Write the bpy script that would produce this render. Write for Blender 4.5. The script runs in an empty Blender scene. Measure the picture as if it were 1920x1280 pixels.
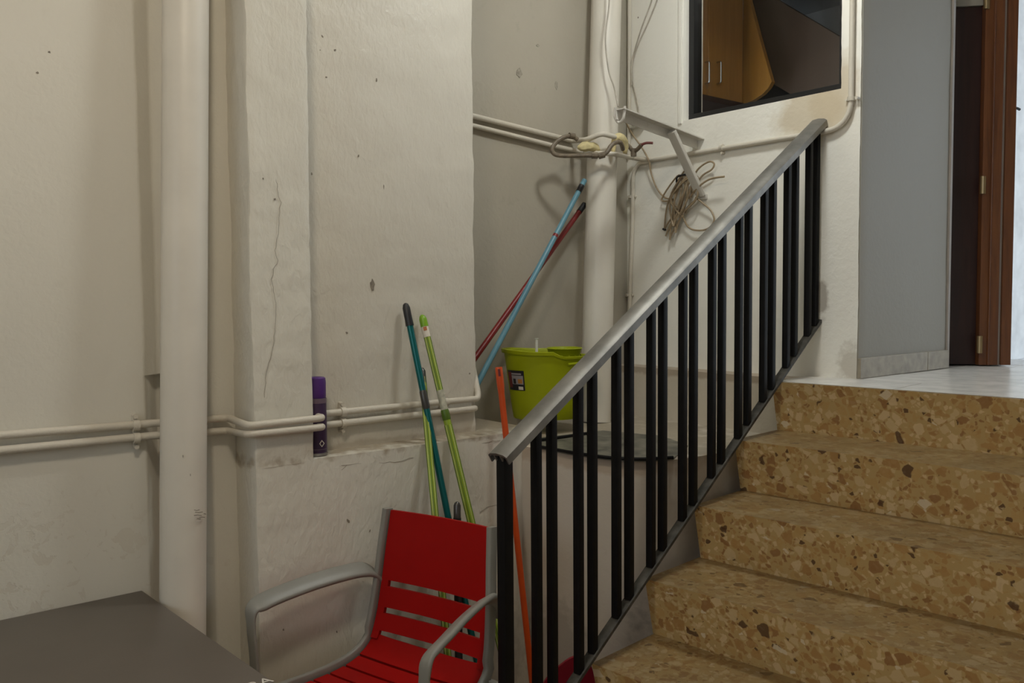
import bpy, bmesh, math, random
from mathutils import Vector, Matrix, noise
R = random.Random(7)
PI = math.pi
scene = bpy.context.scene
COL = scene.collection

# ------------------------------------------------------------------ camera
F_PX, PITCH, ROLL, YAW, CAM_H = 1634.5, .0532, -.0074, .8882, 1.4924
def _tow(p):
    c, s = math.cos(YAW), math.sin(YAW)
    return Vector((p[0]*c - p[1]*s, p[0]*s + p[1]*c, p[2]))
_f = Vector((0, math.cos(PITCH), -math.sin(PITCH)))
_u = Vector((0, math.sin(PITCH), math.cos(PITCH)))
_r = Vector((1, 0, 0))
FWD = _tow(_f)
RGT = _tow(_r*math.cos(ROLL) + _u*math.sin(ROLL))
UPV = _tow(_u*math.cos(ROLL) - _r*math.sin(ROLL))
EYE = Vector((0, 0, CAM_H))
cam = bpy.data.cameras.new('camera')
cam.sensor_width = 36.0
cam.lens = 36.0*F_PX/1920
cam.clip_start = .05
camo = bpy.data.objects.new('camera', cam)
m = Matrix.Identity(4)
for i in range(3):
    m[i][0], m[i][1], m[i][2], m[i][3] = RGT[i], UPV[i], -FWD[i], EYE[i]
camo.matrix_world = m
COL.objects.link(camo)
scene.camera = camo

# ------------------------------------------------------------------ world, exposure
scene.view_settings.view_transform = 'Standard'
scene.view_settings.look = 'None'
scene.view_settings.gamma = 1.0
scene.view_settings.use_curve_mapping = False
scene.view_settings.exposure = 0.08
world = bpy.data.worlds.new('daylight')
scene.world = world
world.use_nodes = True
bg = world.node_tree.nodes['Background']
bg.inputs[0].default_value = (.80, .90, 1.0, 1)
bg.inputs[1].default_value = 2.7
scene.cycles.max_bounces = 6
scene.cycles.diffuse_bounces = 4
scene.cycles.glossy_bounces = 2
scene.cycles.transmission_bounces = 4
# daylight enters through the doorway on the landing and a high window behind the viewer
for nm, loc, rot, sx, sy in (('doorway_portal', (-.8, 4.02, 2.25), (-PI/2, 0, 0), 1.8, 2.1),
                             ('window_portal', (.2, -3.05, 2.45), (PI/2, 0, 0), 2.6, 1.2)):
    li = bpy.data.lights.new(nm, 'AREA')
    li.shape = 'RECTANGLE'; li.size = sx; li.size_y = sy
    li.cycles.is_portal = True
    lo = bpy.data.objects.new(nm, li); lo.location = loc; lo.rotation_euler = rot
    COL.objects.link(lo)
LAMP_POS = (-1.0, .25, 2.95)
LAMP_POWER = 21.5
LAMP_COL = (1.0, .88, .70)
STAIR_FILL_POS = (-1.58, 2.08, 3.14)  # unseen lamp added over the stairs to brighten the back wall
STAIR_FILL_POWER = 20.0
STAIR_FILL_COL = (.97, 1.0, .96)

# ------------------------------------------------------------------ pixel helpers (photo frame 1920x1280)
def ray(x, y):
    return FWD + RGT*((x-960)/F_PX) - UPV*((y-640)/F_PX)
def on(x, y, ax, val):
    d = ray(x, y); return EYE + d*((val-EYE[ax])/d[ax])
def at(x, y, depth):
    return EYE + ray(x, y)*depth

# ------------------------------------------------------------------ materials
def nodes_of(m):
    m.use_nodes = True
    nt = m.node_tree
    return nt, nt.nodes['Principled BSDF']
def mk(nt, typ, **kw):
    n = nt.nodes.new(typ)
    for k, v in kw.items(): setattr(n, k, v)
    return n
def ramp(nt, stops, interp='LINEAR'):
    n = mk(nt, 'ShaderNodeValToRGB')
    cr = n.color_ramp; cr.interpolation = interp
    while len(cr.elements) < len(stops): cr.elements.new(.5)
    for e, (p, c) in zip(cr.elements, stops):
        e.position = p
        e.color = (c[0], c[1], c[2], 1) if hasattr(c, '__len__') else (c, c, c, 1)
    return n
def mixc(nt, fac, a, b, mode='MIX'):
    n = mk(nt, 'ShaderNodeMix', data_type='RGBA', blend_type=mode)
    for sock, v in ((n.inputs[0], fac), (n.inputs[6], a), (n.inputs[7], b)):
        if isinstance(v, bpy.types.NodeSocket): nt.links.new(v, sock)
        elif hasattr(v, '__len__'): sock.default_value = (v[0], v[1], v[2], 1)
        else: sock.default_value = v
    return n.outputs[2]
def math_(nt, op, a, b=None, clamp=False):
    n = mk(nt, 'ShaderNodeMath', operation=op); n.use_clamp = clamp
    for i, v in enumerate((a, b)):
        if v is None: continue
        if isinstance(v, bpy.types.NodeSocket): nt.links.new(v, n.inputs[i])
        else: n.inputs[i].default_value = v
    return n.outputs[0]
def noise_n(nt, vec, scale, detail=4, rough=.55, dist=0):
    n = mk(nt, 'ShaderNodeTexNoise')
    nt.links.new(vec, n.inputs['Vector'])
    n.inputs['Scale'].default_value = scale; n.inputs['Detail'].default_value = detail
    n.inputs['Roughness'].default_value = rough; n.inputs['Distortion'].default_value = dist
    return n.outputs['Fac']
def bump(nt, bsdf, h, strength, dist):
    b = mk(nt, 'ShaderNodeBump')
    b.inputs['Strength'].default_value = strength; b.inputs['Distance'].default_value = dist
    nt.links.new(h, b.inputs['Height']); nt.links.new(b.outputs[0], bsdf.inputs['Normal'])
def plain(name, col, rough=.5, metal=0, var=.12, vscale=9, bmp=0, bscale=60, spec=.5):
    m = bpy.data.materials.new(name)
    nt, b = nodes_of(m)
    tc = mk(nt, 'ShaderNodeTexCoord').outputs['Object']
    n = noise_n(nt, tc, vscale)
    r = ramp(nt, [(.3, [c*(1-var) for c in col]), (.7, [min(1, c*(1+var)) for c in col])])
    nt.links.new(n, r.inputs[0]); nt.links.new(r.outputs[0], b.inputs['Base Color'])
    b.inputs['Roughness'].default_value = rough; b.inputs['Metallic'].default_value = metal
    b.inputs['Specular IOR Level'].default_value = spec
    if bmp: bump(nt, b, noise_n(nt, tc, bscale), bmp, .002)
    return m
def blob(nt, pos, centre, rad, nscale=14, edge=.25, seed=0):
    """mask: an irregular patch with its own outline around a place on the wall"""
    off = mk(nt, 'ShaderNodeVectorMath', operation='SUBTRACT'); nt.links.new(pos, off.inputs[0]); off.inputs[1].default_value = centre
    sc = mk(nt, 'ShaderNodeVectorMath', operation='DIVIDE'); nt.links.new(off.outputs[0], sc.inputs[0]); sc.inputs[1].default_value = rad
    ln = mk(nt, 'ShaderNodeVectorMath', operation='LENGTH'); nt.links.new(sc.outputs[0], ln.inputs[0])
    d = math_(nt, 'ADD', ln.outputs['Value'], math_(nt, 'MULTIPLY', math_(nt, 'SUBTRACT', noise_n(nt, pos, nscale, 3), .5), 1.6))
    r = ramp(nt, [(max(0, .5-edge/2), 1), (min(1, .5+edge/2), 0)])
    nt.links.new(math_(nt, 'MULTIPLY', d, .5), r.inputs[0])
    return r.outputs[0]
def plaster(name, col, rough=.5, bstr=.35, bscale=55, dirt_shade=.16, patches=(), peel=None, vstretch=1.0, bdist=.004):
    m = bpy.data.materials.new(name)
    nt, b = nodes_of(m)
    tc = mk(nt, 'ShaderNodeTexCoord').outputs['Object']
    mp = mk(nt, 'ShaderNodeMapping'); mp.inputs['Scale'].default_value = (1, 1, vstretch); nt.links.new(tc, mp.inputs[0])
    v = mp.outputs[0]
    n1 = noise_n(nt, tc, 2.2, 3, .6)
    n2 = noise_n(nt, tc, 11, 4, .65)
    c = mixc(nt, math_(nt, 'MULTIPLY', math_(nt, 'SUBTRACT', n1, .42, True), dirt_shade*4, True), col, (col[0]*.80, col[1]*.78, col[2]*.73))
    sp = ramp(nt, [(.62, 0), (.78, .5)]); nt.links.new(n2, sp.inputs[0])
    c = mixc(nt, math_(nt, 'MULTIPLY', sp.outputs[0], dirt_shade*2.2, True), c, (col[0]*.6, col[1]*.57, col[2]*.5))
    for centre, rad, pc, amt, ns in patches:
        k = blob(nt, tc, centre, rad, ns)
        c = mixc(nt, math_(nt, 'MULTIPLY', k, amt), c, pc)
    h = math_(nt, 'ADD', math_(nt, 'MULTIPLY', noise_n(nt, v, bscale, 3, .5, .4), 1.0), math_(nt, 'MULTIPLY', noise_n(nt, tc, 9, 2), 1.2))
    if peel:
        pm = blob(nt, tc, peel[0], peel[1], 5, .5)
        pn = ramp(nt, [(.585, 0), (.60, 1)]); nt.links.new(noise_n(nt, tc, 19, 5, .6, .6), pn.inputs[0])
        pk = math_(nt, 'MULTIPLY', pm, pn.outputs[0])
        c = mixc(nt, math_(nt, 'MULTIPLY', pk, .34), c, (col[0]*.80, col[1]*.74, col[2]*.68))
        h = math_(nt, 'SUBTRACT', h, math_(nt, 'MULTIPLY', pk, 1.4))
    nt.links.new(c, b.inputs['Base Color'])
    b.inputs['Roughness'].default_value = rough
    bump(nt, b, h, bstr, bdist)
    return m
def terrazzo(name, base, polish=.35, dirt_shade=.0, scale=34):
    m = bpy.data.materials.new(name)
    nt, b = nodes_of(m)
    tc = mk(nt, 'ShaderNodeTexCoord').outputs['Object']
    wob = mk(nt, 'ShaderNodeTexNoise'); nt.links.new(tc, wob.inputs['Vector']); wob.inputs['Scale'].default_value = 40
    add = mk(nt, 'ShaderNodeVectorMath', operation='MULTIPLY_ADD')
    nt.links.new(wob.outputs['Color'], add.inputs[0]); add.inputs[1].default_value = (.016,)*3; nt.links.new(tc, add.inputs[2])
    col = base
    outc = None
    for sc, thr, wd in ((scale*2.4, .08, .05), (scale, .10, .05)):
        ve = mk(nt, 'ShaderNodeTexVoronoi', feature='DISTANCE_TO_EDGE'); vc = mk(nt, 'ShaderNodeTexVoronoi', feature='F1')
        for v in (ve, vc):
            nt.links.new(add.outputs[0], v.inputs['Vector']); v.inputs['Scale'].default_value = sc; v.inputs['Randomness'].default_value = 1
        sep = mk(nt, 'ShaderNodeSeparateColor'); nt.links.new(vc.outputs['Color'], sep.inputs[0])
        tint = ramp(nt, [(0, (.60, .45, .24)), (.22, (.40, .22, .075)), (.42, (.50, .32, .12)), (.58, (.30, .145, .05)), (.70, (.66, .50, .28)), (.84, (.45, .26, .09)), (.94, (.075, .03, .016)), (.98, (.70, .60, .43))], 'CONSTANT')
        nt.links.new(sep.outputs[0], tint.inputs[0])
        keep = ramp(nt, [(.36, 0), (.37, 1)]); nt.links.new(sep.outputs[1], keep.inputs[0])
        inside = ramp(nt, [(thr-.02, 0), (thr+.04, 1)]); nt.links.new(ve.outputs['Distance'], inside.inputs[0])
        k = math_(nt, 'MULTIPLY', keep.outputs[0], inside.outputs[0])
        outc = mixc(nt, math_(nt, 'MULTIPLY', k, .85), outc if outc is not None else col, tint.outputs[0])
    # worn, grimy walking surface: trodden dust, plus tread shade put into the tint of upward faces
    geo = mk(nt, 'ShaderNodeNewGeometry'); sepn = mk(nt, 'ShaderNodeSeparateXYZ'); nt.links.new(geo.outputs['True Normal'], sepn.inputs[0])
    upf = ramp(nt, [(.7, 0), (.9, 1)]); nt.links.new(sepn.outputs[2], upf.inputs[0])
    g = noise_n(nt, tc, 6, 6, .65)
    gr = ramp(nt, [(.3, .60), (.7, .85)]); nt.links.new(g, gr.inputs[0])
    outc = mixc(nt, math_(nt, 'MULTIPLY', math_(nt, 'MULTIPLY', upf.outputs[0], gr.outputs[0]), dirt_shade), outc, (.122, .079, .033))
    nt.links.new(outc, b.inputs['Base Color'])
    rr = ramp(nt, [(.3, polish), (.7, polish+.2)]); nt.links.new(g, rr.inputs[0]); nt.links.new(rr.outputs[0], b.inputs['Roughness'])
    bump(nt, b, noise_n(nt, tc, 120, 3), .12, .002)
    return m
def wood(name, c1, c2, scale=6, rough=.4, axis=2):
    m = bpy.data.materials.new(name)
    nt, b = nodes_of(m)
    tc = mk(nt, 'ShaderNodeTexCoord').outputs['Object']
    mp = mk(nt, 'ShaderNodeMapping'); s = [9, 9, 9]; s[axis] = .7; mp.inputs['Scale'].default_value = s; nt.links.new(tc, mp.inputs[0])
    n = noise_n(nt, mp.outputs[0], scale, 6, .6, 1.2)
    r = ramp(nt, [(.3, c1), (.7, c2)]); nt.links.new(n, r.inputs[0]); nt.links.new(r.outputs[0], b.inputs['Base Color'])
    b.inputs['Roughness'].default_value = rough
    bump(nt, b, n, .1, .002)
    return m
def emit(name, col, strength):
    m = bpy.data.materials.new(name); nt, b = nodes_of(m)
    b.inputs['Base Color'].default_value = (*col, 1)
    b.inputs['Emission Color'].default_value = (*col, 1); b.inputs['Emission Strength'].default_value = strength
    return m

WHITE = (.72, .685, .60)
M = {}
M['wall_left'] = plaster('painted plaster left', WHITE, .55, .25, 60, .12, peel=((-2.44, .45, .80), (.6, .42, .15)))
M['pier'] = plaster('thick gloss painted plaster', WHITE, .36, 1.0, 62, .12, vstretch=.5, bdist=.0032,
                    patches=[((-2.55, 1.6, 1.030), (.25, .9, .028), (.33, .255, .165), .8, 26), ((-2.3, 1.75, .25), (.1, .16, .2), (.34, .3, .25), .45, 22)])
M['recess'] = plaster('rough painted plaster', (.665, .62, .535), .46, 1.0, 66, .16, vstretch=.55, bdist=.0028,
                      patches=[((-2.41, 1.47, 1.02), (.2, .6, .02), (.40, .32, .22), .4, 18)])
M['alcove'] = plaster('grubby plaster with recess shade', (.455, .415, .34), .6, .3, 50, .3)  # grubby paint; the alcove's shade is put into its dark base colour
M['back'] = plaster('painted plaster back', (.88, .855, .78), .5, .3, 55, .14,
                    patches=[((-1.80, 2.86, 2.16), (.13, .1, .10), (.60, .50, .35), .75, 9), ((-1.70, 2.86, 2.20), (.09, .1, .13), (.60, .50, .35), .7, 9),
                             ((-1.74, 2.86, 1.47), (.025, .1, .06), (.42, .38, .32), .8, 30), ((-1.62, 2.86, 1.24), (.05, .1, .07), (.48, .43, .35), .6, 30)])
M['grey_wall'] = plaster('grey painted plaster', (.31, .287, .24), .6, .2, 60, .1)
M['ledge'] = plaster('stained plaster ledge', (.62, .56, .46), .6, .3, 50, .35,
                     patches=[((-2.3, 2.75, 1.175), (1.2, .3, .02), (.30, .22, .15), .6, 16)])
M['platform'] = plaster('stained plaster bench', (.66, .60, .52), .55, .35, 48, .2,
                        patches=[((-2.3, 2.42, .985), (.75, .55, .03), (.30, .25, .17), .75, 14), ((-2.0, 1.95, .95), (.6, .3, .03), (.45, .33, .22), .5, 18), ((-2.15, 1.9, .30), (.14, .2, .16), (.30, .27, .22), .5, 24),
                                 ((-1.75, 2.2, .42), (.2, .2, .12), (.25, .23, .2), .5, 28)])
M['ceiling'] = plaster('white ceiling paint', (.52, .49, .44), .7, .1, 40, .05)
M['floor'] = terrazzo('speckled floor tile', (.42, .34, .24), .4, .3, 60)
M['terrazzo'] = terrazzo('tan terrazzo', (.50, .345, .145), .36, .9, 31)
M['flank'] = plaster('stair flank plaster', (.62, .58, .52), .6, .3, 50, .2)
M['landing'] = plain('worn pale marble tile', (.74, .715, .67), .25, 0, .12, 14, .15, 40)
M['skirting'] = plain('travertine skirting', (.33, .285, .215), .45, 0, .2, 22, .15, 90)
M['pvc'] = plain('painted drain pipe', (.70, .655, .575), .42, 0, .05, 5)
M['conduit'] = plaster('painted conduit', (.66, .61, .52), .45, .4, 80, .45)
M['steel_white'] = plaster('flaking white paint on steel', (.68, .65, .60), .45, .4, 90, .5)
M['chip'] = plain('bare plaster chip', (.24, .205, .16), .8, 0, .3, 60)
M['crack'] = plain('hairline crack', (.34, .30, .24), .9)
M['mark'] = plain('glue residue', (.33, .30, .245), .8, 0, .3, 70)
M['table'] = plain('grey brown laminate', (.118, .099, .083), .42, 0, .06, 5, .06, 200)
M['letter'] = plain('white print', (.62, .58, .53), .5, 0, .1, 60)
M['table_leg'] = plain('grey metal leg', (.18, .17, .16), .4, .6)
M['red'] = plain('red plastic', (.34, .003, .002), .55, 0, .05, 8, .05, 300, spec=.18)
M['grey_plastic'] = plain('grey plastic', (.25, .245, .22), .40, 0, .06, 8, .04, 260)
M['black_paint'] = plain('black painted steel', (.0035, .0035, .004), .55, 0, .3, 30, .1, 120, spec=.2)
M['dusty_black'] = plain('dusty worn black steel', (.06, .056, .048), .6, .2, .6, 26, .2, 90)
def brushed():
    m = plain('worn aluminium', (.24, .23, .21), .52, .72, .28, 12, .08, 150)
    return m
M['alu'] = brushed()
M['teal'] = plain('teal metallic tube', (.0, .115, .115), .28, .35, .08)
M['black_rubber'] = plain('black grip', (.012, .012, .014), .4)
M['dark_grip'] = plain('dark grey metallic grip', (.09, .085, .08), .32, .6)
M['green_tube'] = plain('lime green tube', (.27, .37, .025), .35, 0, .1)
M['green_line'] = plain('pale yellow green stripe', (.55, .62, .22), .4)
M['green_dark'] = plain('dark green stripe', (.09, .16, .012), .4)
M['green_cap'] = plain('green cap', (.18, .36, .012), .35)
M['sticker'] = plain('white sticker', (.72, .66, .56), .5)
M['sticker_mark'] = plain('orange print', (.45, .13, .04), .5)
M['clear_sleeve'] = plain('scuffed pale sleeve', (.48, .46, .36), .3, 0, .3, 60)
M['orange'] = plain('orange red tube', (.62, .075, .008), .35, 0, .06)
M['crimson'] = plain('crimson plastic', (.22, .004, .018), .4)
M['blue_tube'] = plain('sky blue tube', (.115, .27, .345), .4)
M['red_tube'] = plain('dark red tube', (.19, .008, .008), .4)
M['lime'] = plain('lime green bucket plastic', (.33, .37, .004), .45, 0, .05, spec=.25)
M['lime_dark'] = plain('lime wringer plastic', (.30, .345, .005), .45, 0, .05, spec=.25)
M['white_plastic'] = plain('white plastic', (.72, .70, .62), .4)
M['label_black'] = plain('black label print', (.018, .016, .02), .4)
M['label_red'] = plain('red label print', (.16, .02, .02), .4)
M['label_grey'] = plain('grey label print', (.32, .29, .30), .4)
M['label_orange'] = plain('orange label print', (.48, .20, .05), .4)
M['purple_cap'] = plain('violet plastic cap', (.085, .022, .19), .4)
M['purple'] = plain('purple printed tin', (.055, .026, .075), .35, .2)
M['purple_pale'] = plain('mauve printed band', (.16, .11, .15), .4)
M['tin'] = plain('tin rim', (.30, .28, .27), .35, .8)
M['brown_tube'] = plain('grimy brown hose', (.16, .125, .085), .5, 0, .35, 50)
M['foam'] = plain('yellowed expanding foam', (.66, .56, .30), .8, 0, .2, 40, .6, 60)
M['red_tip'] = plain('red tape', (.16, .045, .04), .5)
M['cord'] = plain('beige brown flex', (.33, .25, .155), .5, 0, .15, 40)
M['pale_cord'] = plain('pale painted flex', (.46, .42, .35), .5, 0, .2, 30)
M['tray'] = plain('dirty dark rubber mat', (.13, .122, .095), .55, 0, .6, 14, .2, 50)
M['dark_wood'] = wood('dark mahogany', (.016, .004, .003), (.030, .008, .006), 5, .5)
M['brown_wood'] = wood('varnished brown wood', (.08, .024, .007), (.155, .052, .013), 5, .36)
M['strip'] = plain('pale grey strip', (.34, .30, .26), .5)
M['brass'] = plain('tarnished brass', (.28, .20, .10), .4, .7)
M['cabinet'] = wood('orange beech laminate', (.33, .155, .024), (.42, .20, .034), 3, .38)
M['hood'] = plain('dark brown panel', (.105, .068, .045), .6, 0, .12, 3)
M['frame_black'] = plain('black window frame', (.010, .010, .011), .35)
M['chrome'] = plain('chrome', (.6, .6, .6), .2, 1)
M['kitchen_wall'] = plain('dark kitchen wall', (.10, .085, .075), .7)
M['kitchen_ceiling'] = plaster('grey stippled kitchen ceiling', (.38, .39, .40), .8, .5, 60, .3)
M['outside'] = plain('white outdoor wall', (.85, .86, .86), .8)
M['yard'] = plain('pale concrete', (.62, .63, .64), .7)
def glass_mat():
    m = bpy.data.materials.new('clear glass'); nt, b = nodes_of(m)
    out = [n for n in nt.nodes if n.type == 'OUTPUT_MATERIAL'][0]
    tr = mk(nt, 'ShaderNodeBsdfTransparent'); tr.inputs[0].default_value = (.93, .94, .93, 1)
    gl = mk(nt, 'ShaderNodeBsdfGlossy'); gl.inputs['Roughness'].default_value = .02
    fr = mk(nt, 'ShaderNodeFresnel'); fr.inputs[0].default_value = 1.22
    mx = mk(nt, 'ShaderNodeMixShader')
    nt.links.new(fr.outputs[0], mx.inputs[0]); nt.links.new(tr.outputs[0], mx.inputs[1]); nt.links.new(gl.outputs[0], mx.inputs[2])
    nt.links.new(mx.outputs[0], out.inputs[0])
    return m
M['glass'] = glass_mat()
M['lamp_body'] = plain('white enamel', (.8, .78, .74), .4)

# ------------------------------------------------------------------ mesh collector
class MB:
    def __init__(self): self.v = []; self.f = []
    def add(self, vs, fs):
        o = len(self.v); self.v += [Vector(v) for v in vs]; self.f += [tuple(i+o for i in f) for f in fs]; return self
    def box(self, lo, hi):
        x0, y0, z0 = lo; x1, y1, z1 = hi
        return self.add([(x0,y0,z0),(x1,y0,z0),(x1,y1,z0),(x0,y1,z0),(x0,y0,z1),(x1,y0,z1),(x1,y1,z1),(x0,y1,z1)],
                        [(0,3,2,1),(4,5,6,7),(0,1,5,4),(1,2,6,5),(2,3,7,6),(3,0,4,7)])
    def obox(self, c, ax, hs):
        c = Vector(c); a = [Vector(x).normalized()*h for x, h in zip(ax, hs)]
        vs = [c+a[0]*i+a[1]*j+a[2]*k for k in (-1,1) for j in (-1,1) for i in (-1,1)]
        return self.add(vs, [(0,2,3,1),(4,5,7,6),(0,1,5,4),(1,3,7,5),(3,2,6,7),(2,0,4,6)])
    def loft(self, rings, cap=True, closed=True):
        n = len(rings[0]); o = len(self.v)
        for r in rings: self.v += [Vector(p) for p in r]
        for i in range(len(rings)-1):
            for j in range(n if closed else n-1):
                a, b = o+i*n+j, o+i*n+(j+1) % n
                self.f.append((a, b, b+n, a+n))
        if cap:
            self.f.append(tuple(o+j for j in reversed(range(n)))); self.f.append(tuple(o+(len(rings)-1)*n+j for j in range(n)))
        return self
    def sweep(self, pts, w, h, side=None, scale=None, rnd=.3):
        """rounded rectangle profile, w across 'side', h the other way, along a path"""
        pts = [Vector(p) for p in pts]; rings = []
        pr = []
        a, b = w/2, h/2; r = min(a, b)*rnd
        for cx, cy, st in ((a-r, b-r, 0), (-a+r, b-r, 1), (-a+r, -b+r, 2), (a-r, -b+r, 3)):
            for k in range(3):
                t = (st + k/2)*PI/2; pr.append((cx+r*math.cos(t), cy+r*math.sin(t)))
        for i, p in enumerate(pts):
            t = (pts[min(i+1, len(pts)-1)]-pts[max(i-1, 0)]).normalized()
            sd = Vector(side) if side is not None else Vector((0, 0, 1)).cross(t)
            if callable(side): sd = Vector(side(i))
            sd = (sd - t*sd.dot(t)).normalized(); up = t.cross(sd)
            k = scale[i] if scale else 1
            rings.append([p + sd*(x*k) + up*(y*k) for x, y in pr])
        return self.loft(rings)
    def tube(self, pts, r, n=10, rad=None):
        pts = [Vector(p) for p in pts]; rings = []
        t0 = (pts[1]-pts[0]).normalized()
        ref = Vector((0, 0, 1)) if abs(t0.z) < .9 else Vector((1, 0, 0))
        for i, p in enumerate(pts):
            t = (pts[min(i+1, len(pts)-1)]-pts[max(i-1, 0)]).normalized()
            u = (ref - t*ref.dot(t)).normalized(); v = t.cross(u); ref = u
            rr = rad[i] if rad else r
            rings.append([p + u*(rr*math.cos(2*PI*k/n)) + v*(rr*math.sin(2*PI*k/n)) for k in range(n)])
        return self.loft(rings)
    def lathe(self, c, prof, n=28, ell=(1, 1), rot=0, close=True):
        c = Vector(c); rings = []
        for r, z in prof:
            ring = []
            for k in range(n):
                a = 2*PI*k/n; x, y = r*ell[0]*math.cos(a), r*ell[1]*math.sin(a)
                ring.append(c + Vector((x*math.cos(rot)-y*math.sin(rot), x*math.sin(rot)+y*math.cos(rot), z)))
            rings.append(ring)
        return self.loft(rings, close)
    def prism(self, poly, d):
        d = Vector(d); n = len(poly); p = [Vector(q) for q in poly]
        return self.add(p+[q+d for q in p], [tuple(reversed(range(n))), tuple(range(n, 2*n))] + [(i, (i+1) % n, n+(i+1) % n, n+i) for i in range(n)])
    def build(self, name, mat, parent=None, base=None, smooth=35, bevel=0):
        off = Vector((0, 0, 0))
        if parent is not None: off = wloc(parent)
        elif base is not None: off = Vector(base)
        me = bpy.data.meshes.new(name)
        me.from_pydata([tuple(v-off) for v in self.v], [], self.f)
        bm = bmesh.new(); bm.from_mesh(me)
        if bevel:
            bmesh.ops.bevel(bm, geom=[e for e in bm.edges if len(e.link_faces) == 2 and e.calc_face_angle(0) > .6], offset=bevel, segments=2, affect='EDGES', profile=.6)
        bmesh.ops.recalc_face_normals(bm, faces=bm.faces); bm.to_mesh(me); bm.free()
        if smooth:
            me.shade_smooth(); me.set_sharp_from_angle(angle=math.radians(smooth))
        me.materials.append(M[mat] if isinstance(mat, str) else mat)
        o = bpy.data.objects.new(name, me); COL.objects.link(o)
        if parent is not None: o.parent = parent
        elif base is not None: o.location = base
        return o
def wloc(o):
    v = Vector((0, 0, 0))
    while o is not None: v = v + Vector(o.location); o = o.parent
    return v
def thing(name, label, cat, base, group=None):
    o = bpy.data.objects.new(name, None); o.empty_display_size = .05; o.location = base; COL.objects.link(o)
    return tag(o, label, cat, group)
def tag(o, label, cat, group=None):
    o['label'] = label; o['category'] = cat
    if group: o['group'] = group
    return o
def struct(o): o['kind'] = 'structure'; return o
def smoothpath(pts, sub=6, closed=False):
    pts = [Vector(p) for p in pts]; n = len(pts); out = []
    for i in range(n if closed else n-1):
        if closed: p0, p1, p2, p3 = pts[i-1], pts[i], pts[(i+1) % n], pts[(i+2) % n]
        else: p0, p1, p2, p3 = pts[max(i-1, 0)], pts[i], pts[i+1], pts[min(i+2, n-1)]
        for k in range(sub):
            t = k/sub
            out.append(.5*((2*p1) + (p2-p0)*t + (2*p0-5*p1+4*p2-p3)*t*t + (3*p1-p0-3*p2+p3)*t**3))
    out.append(pts[0] if closed else pts[-1])
    return out
def fillet(pts, r, n=5):
    """polyline with rounded corners"""
    pts = [Vector(p) for p in pts]; out = [pts[0]]
    for i in range(1, len(pts)-1):
        a, b, c = pts[i-1], pts[i], pts[i+1]
        d1, d2 = (a-b), (c-b); rr = min(r, d1.length*.45, d2.length*.45)
        p, q = b+d1.normalized()*rr, b+d2.normalized()*rr
        for k in range(n+1):
            t = k/n; out.append(p*(1-t)**2 + b*2*t*(1-t) + q*t*t)
    out.append(pts[-1]); return out
def wob(p, amp):
    return Vector((noise.noise(p*5.0+Vector((3, 7, 1))), noise.noise(p*5.0+Vector((11, 2, 5))), 0))*amp + \
        Vector((noise.noise(p*28+Vector((1, 4, 9))), noise.noise(p*28+Vector((8, 3, 2))), 0))*amp*.6
def wallblock(mb, poly, z0, z1, amp=.0025, step=.03, rcorner=.006):
    """solid with the footprint poly (counter-clockwise or not), hand-trowelled faces and softly rounded corners"""
    n = len(poly); ring = []
    for i in range(n):
        a, b, c = Vector(poly[i-1]), Vector(poly[i]), Vector(poly[(i+1) % n])
        d1, d2 = (a-b), (c-b); rr = min(rcorner, d1.length*.3, d2.length*.3)
        p, q = b+d1.normalized()*rr, b+d2.normalized()*rr
        ring += [p, (p+q)*.25+b*.5, q]
    pts = []
    for i, p in enumerate(ring):
        q = ring[(i+1) % len(ring)]; L = (q-p).length; k = max(1, int(min(L/step, 110)))
        for j in range(k): pts.append(p+(q-p)*(j/k))
    nz = max(2, int(min((z1-z0)/step, 120)))
    rings = []
    for j in range(nz+1):
        z = z0+(z1-z0)*j/nz
        rings.append([Vector((p.x, p.y, z)) + wob(Vector((p.x, p.y, z)), amp) for p in pts])
    return mb.loft(rings)

# ------------------------------------------------------------------ main planes (metres)
XA, XP, XB, XC, YD, XG = -2.442, -2.306, -2.415, -2.70, 2.861, -1.60
ZS, ZL, ZP = 1.026, 1.19, .97          # sill, landing, bench
CEIL = 3.45
P0 = on(441, 780, 0, XA).y             # pier near edge
P1 = on(588, 750, 0, XP).y             # pier far edge
B1 = on(890, 500, 0, XB).y             # far end of the recess wall

# floor, ceiling, outer walls ---------------------------------------------------
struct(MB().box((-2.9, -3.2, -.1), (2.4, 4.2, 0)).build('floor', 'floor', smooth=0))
struct(MB().box((-3.8, -3.3, CEIL), (2.5, 6.2, CEIL+.1)).build('ceiling', 'ceiling', smooth=0))
struct(MB().box((2.3, -3.2, 0), (2.45, 4.2, CEIL)).build('wall_right', 'back', smooth=0))
fw = MB()
fw.box((-2.7, -3.2, 0), (2.3, -3.05, 1.85)).box((-2.7, -3.2, 3.05), (2.3, -3.05, CEIL)).box((-2.7, -3.2, 1.85), (-1.1, -3.05, 3.05)).box((1.5, -3.2, 1.85), (2.3, -3.05, 3.05))
struct(fw.build('wall_front', 'back', smooth=0))

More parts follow.
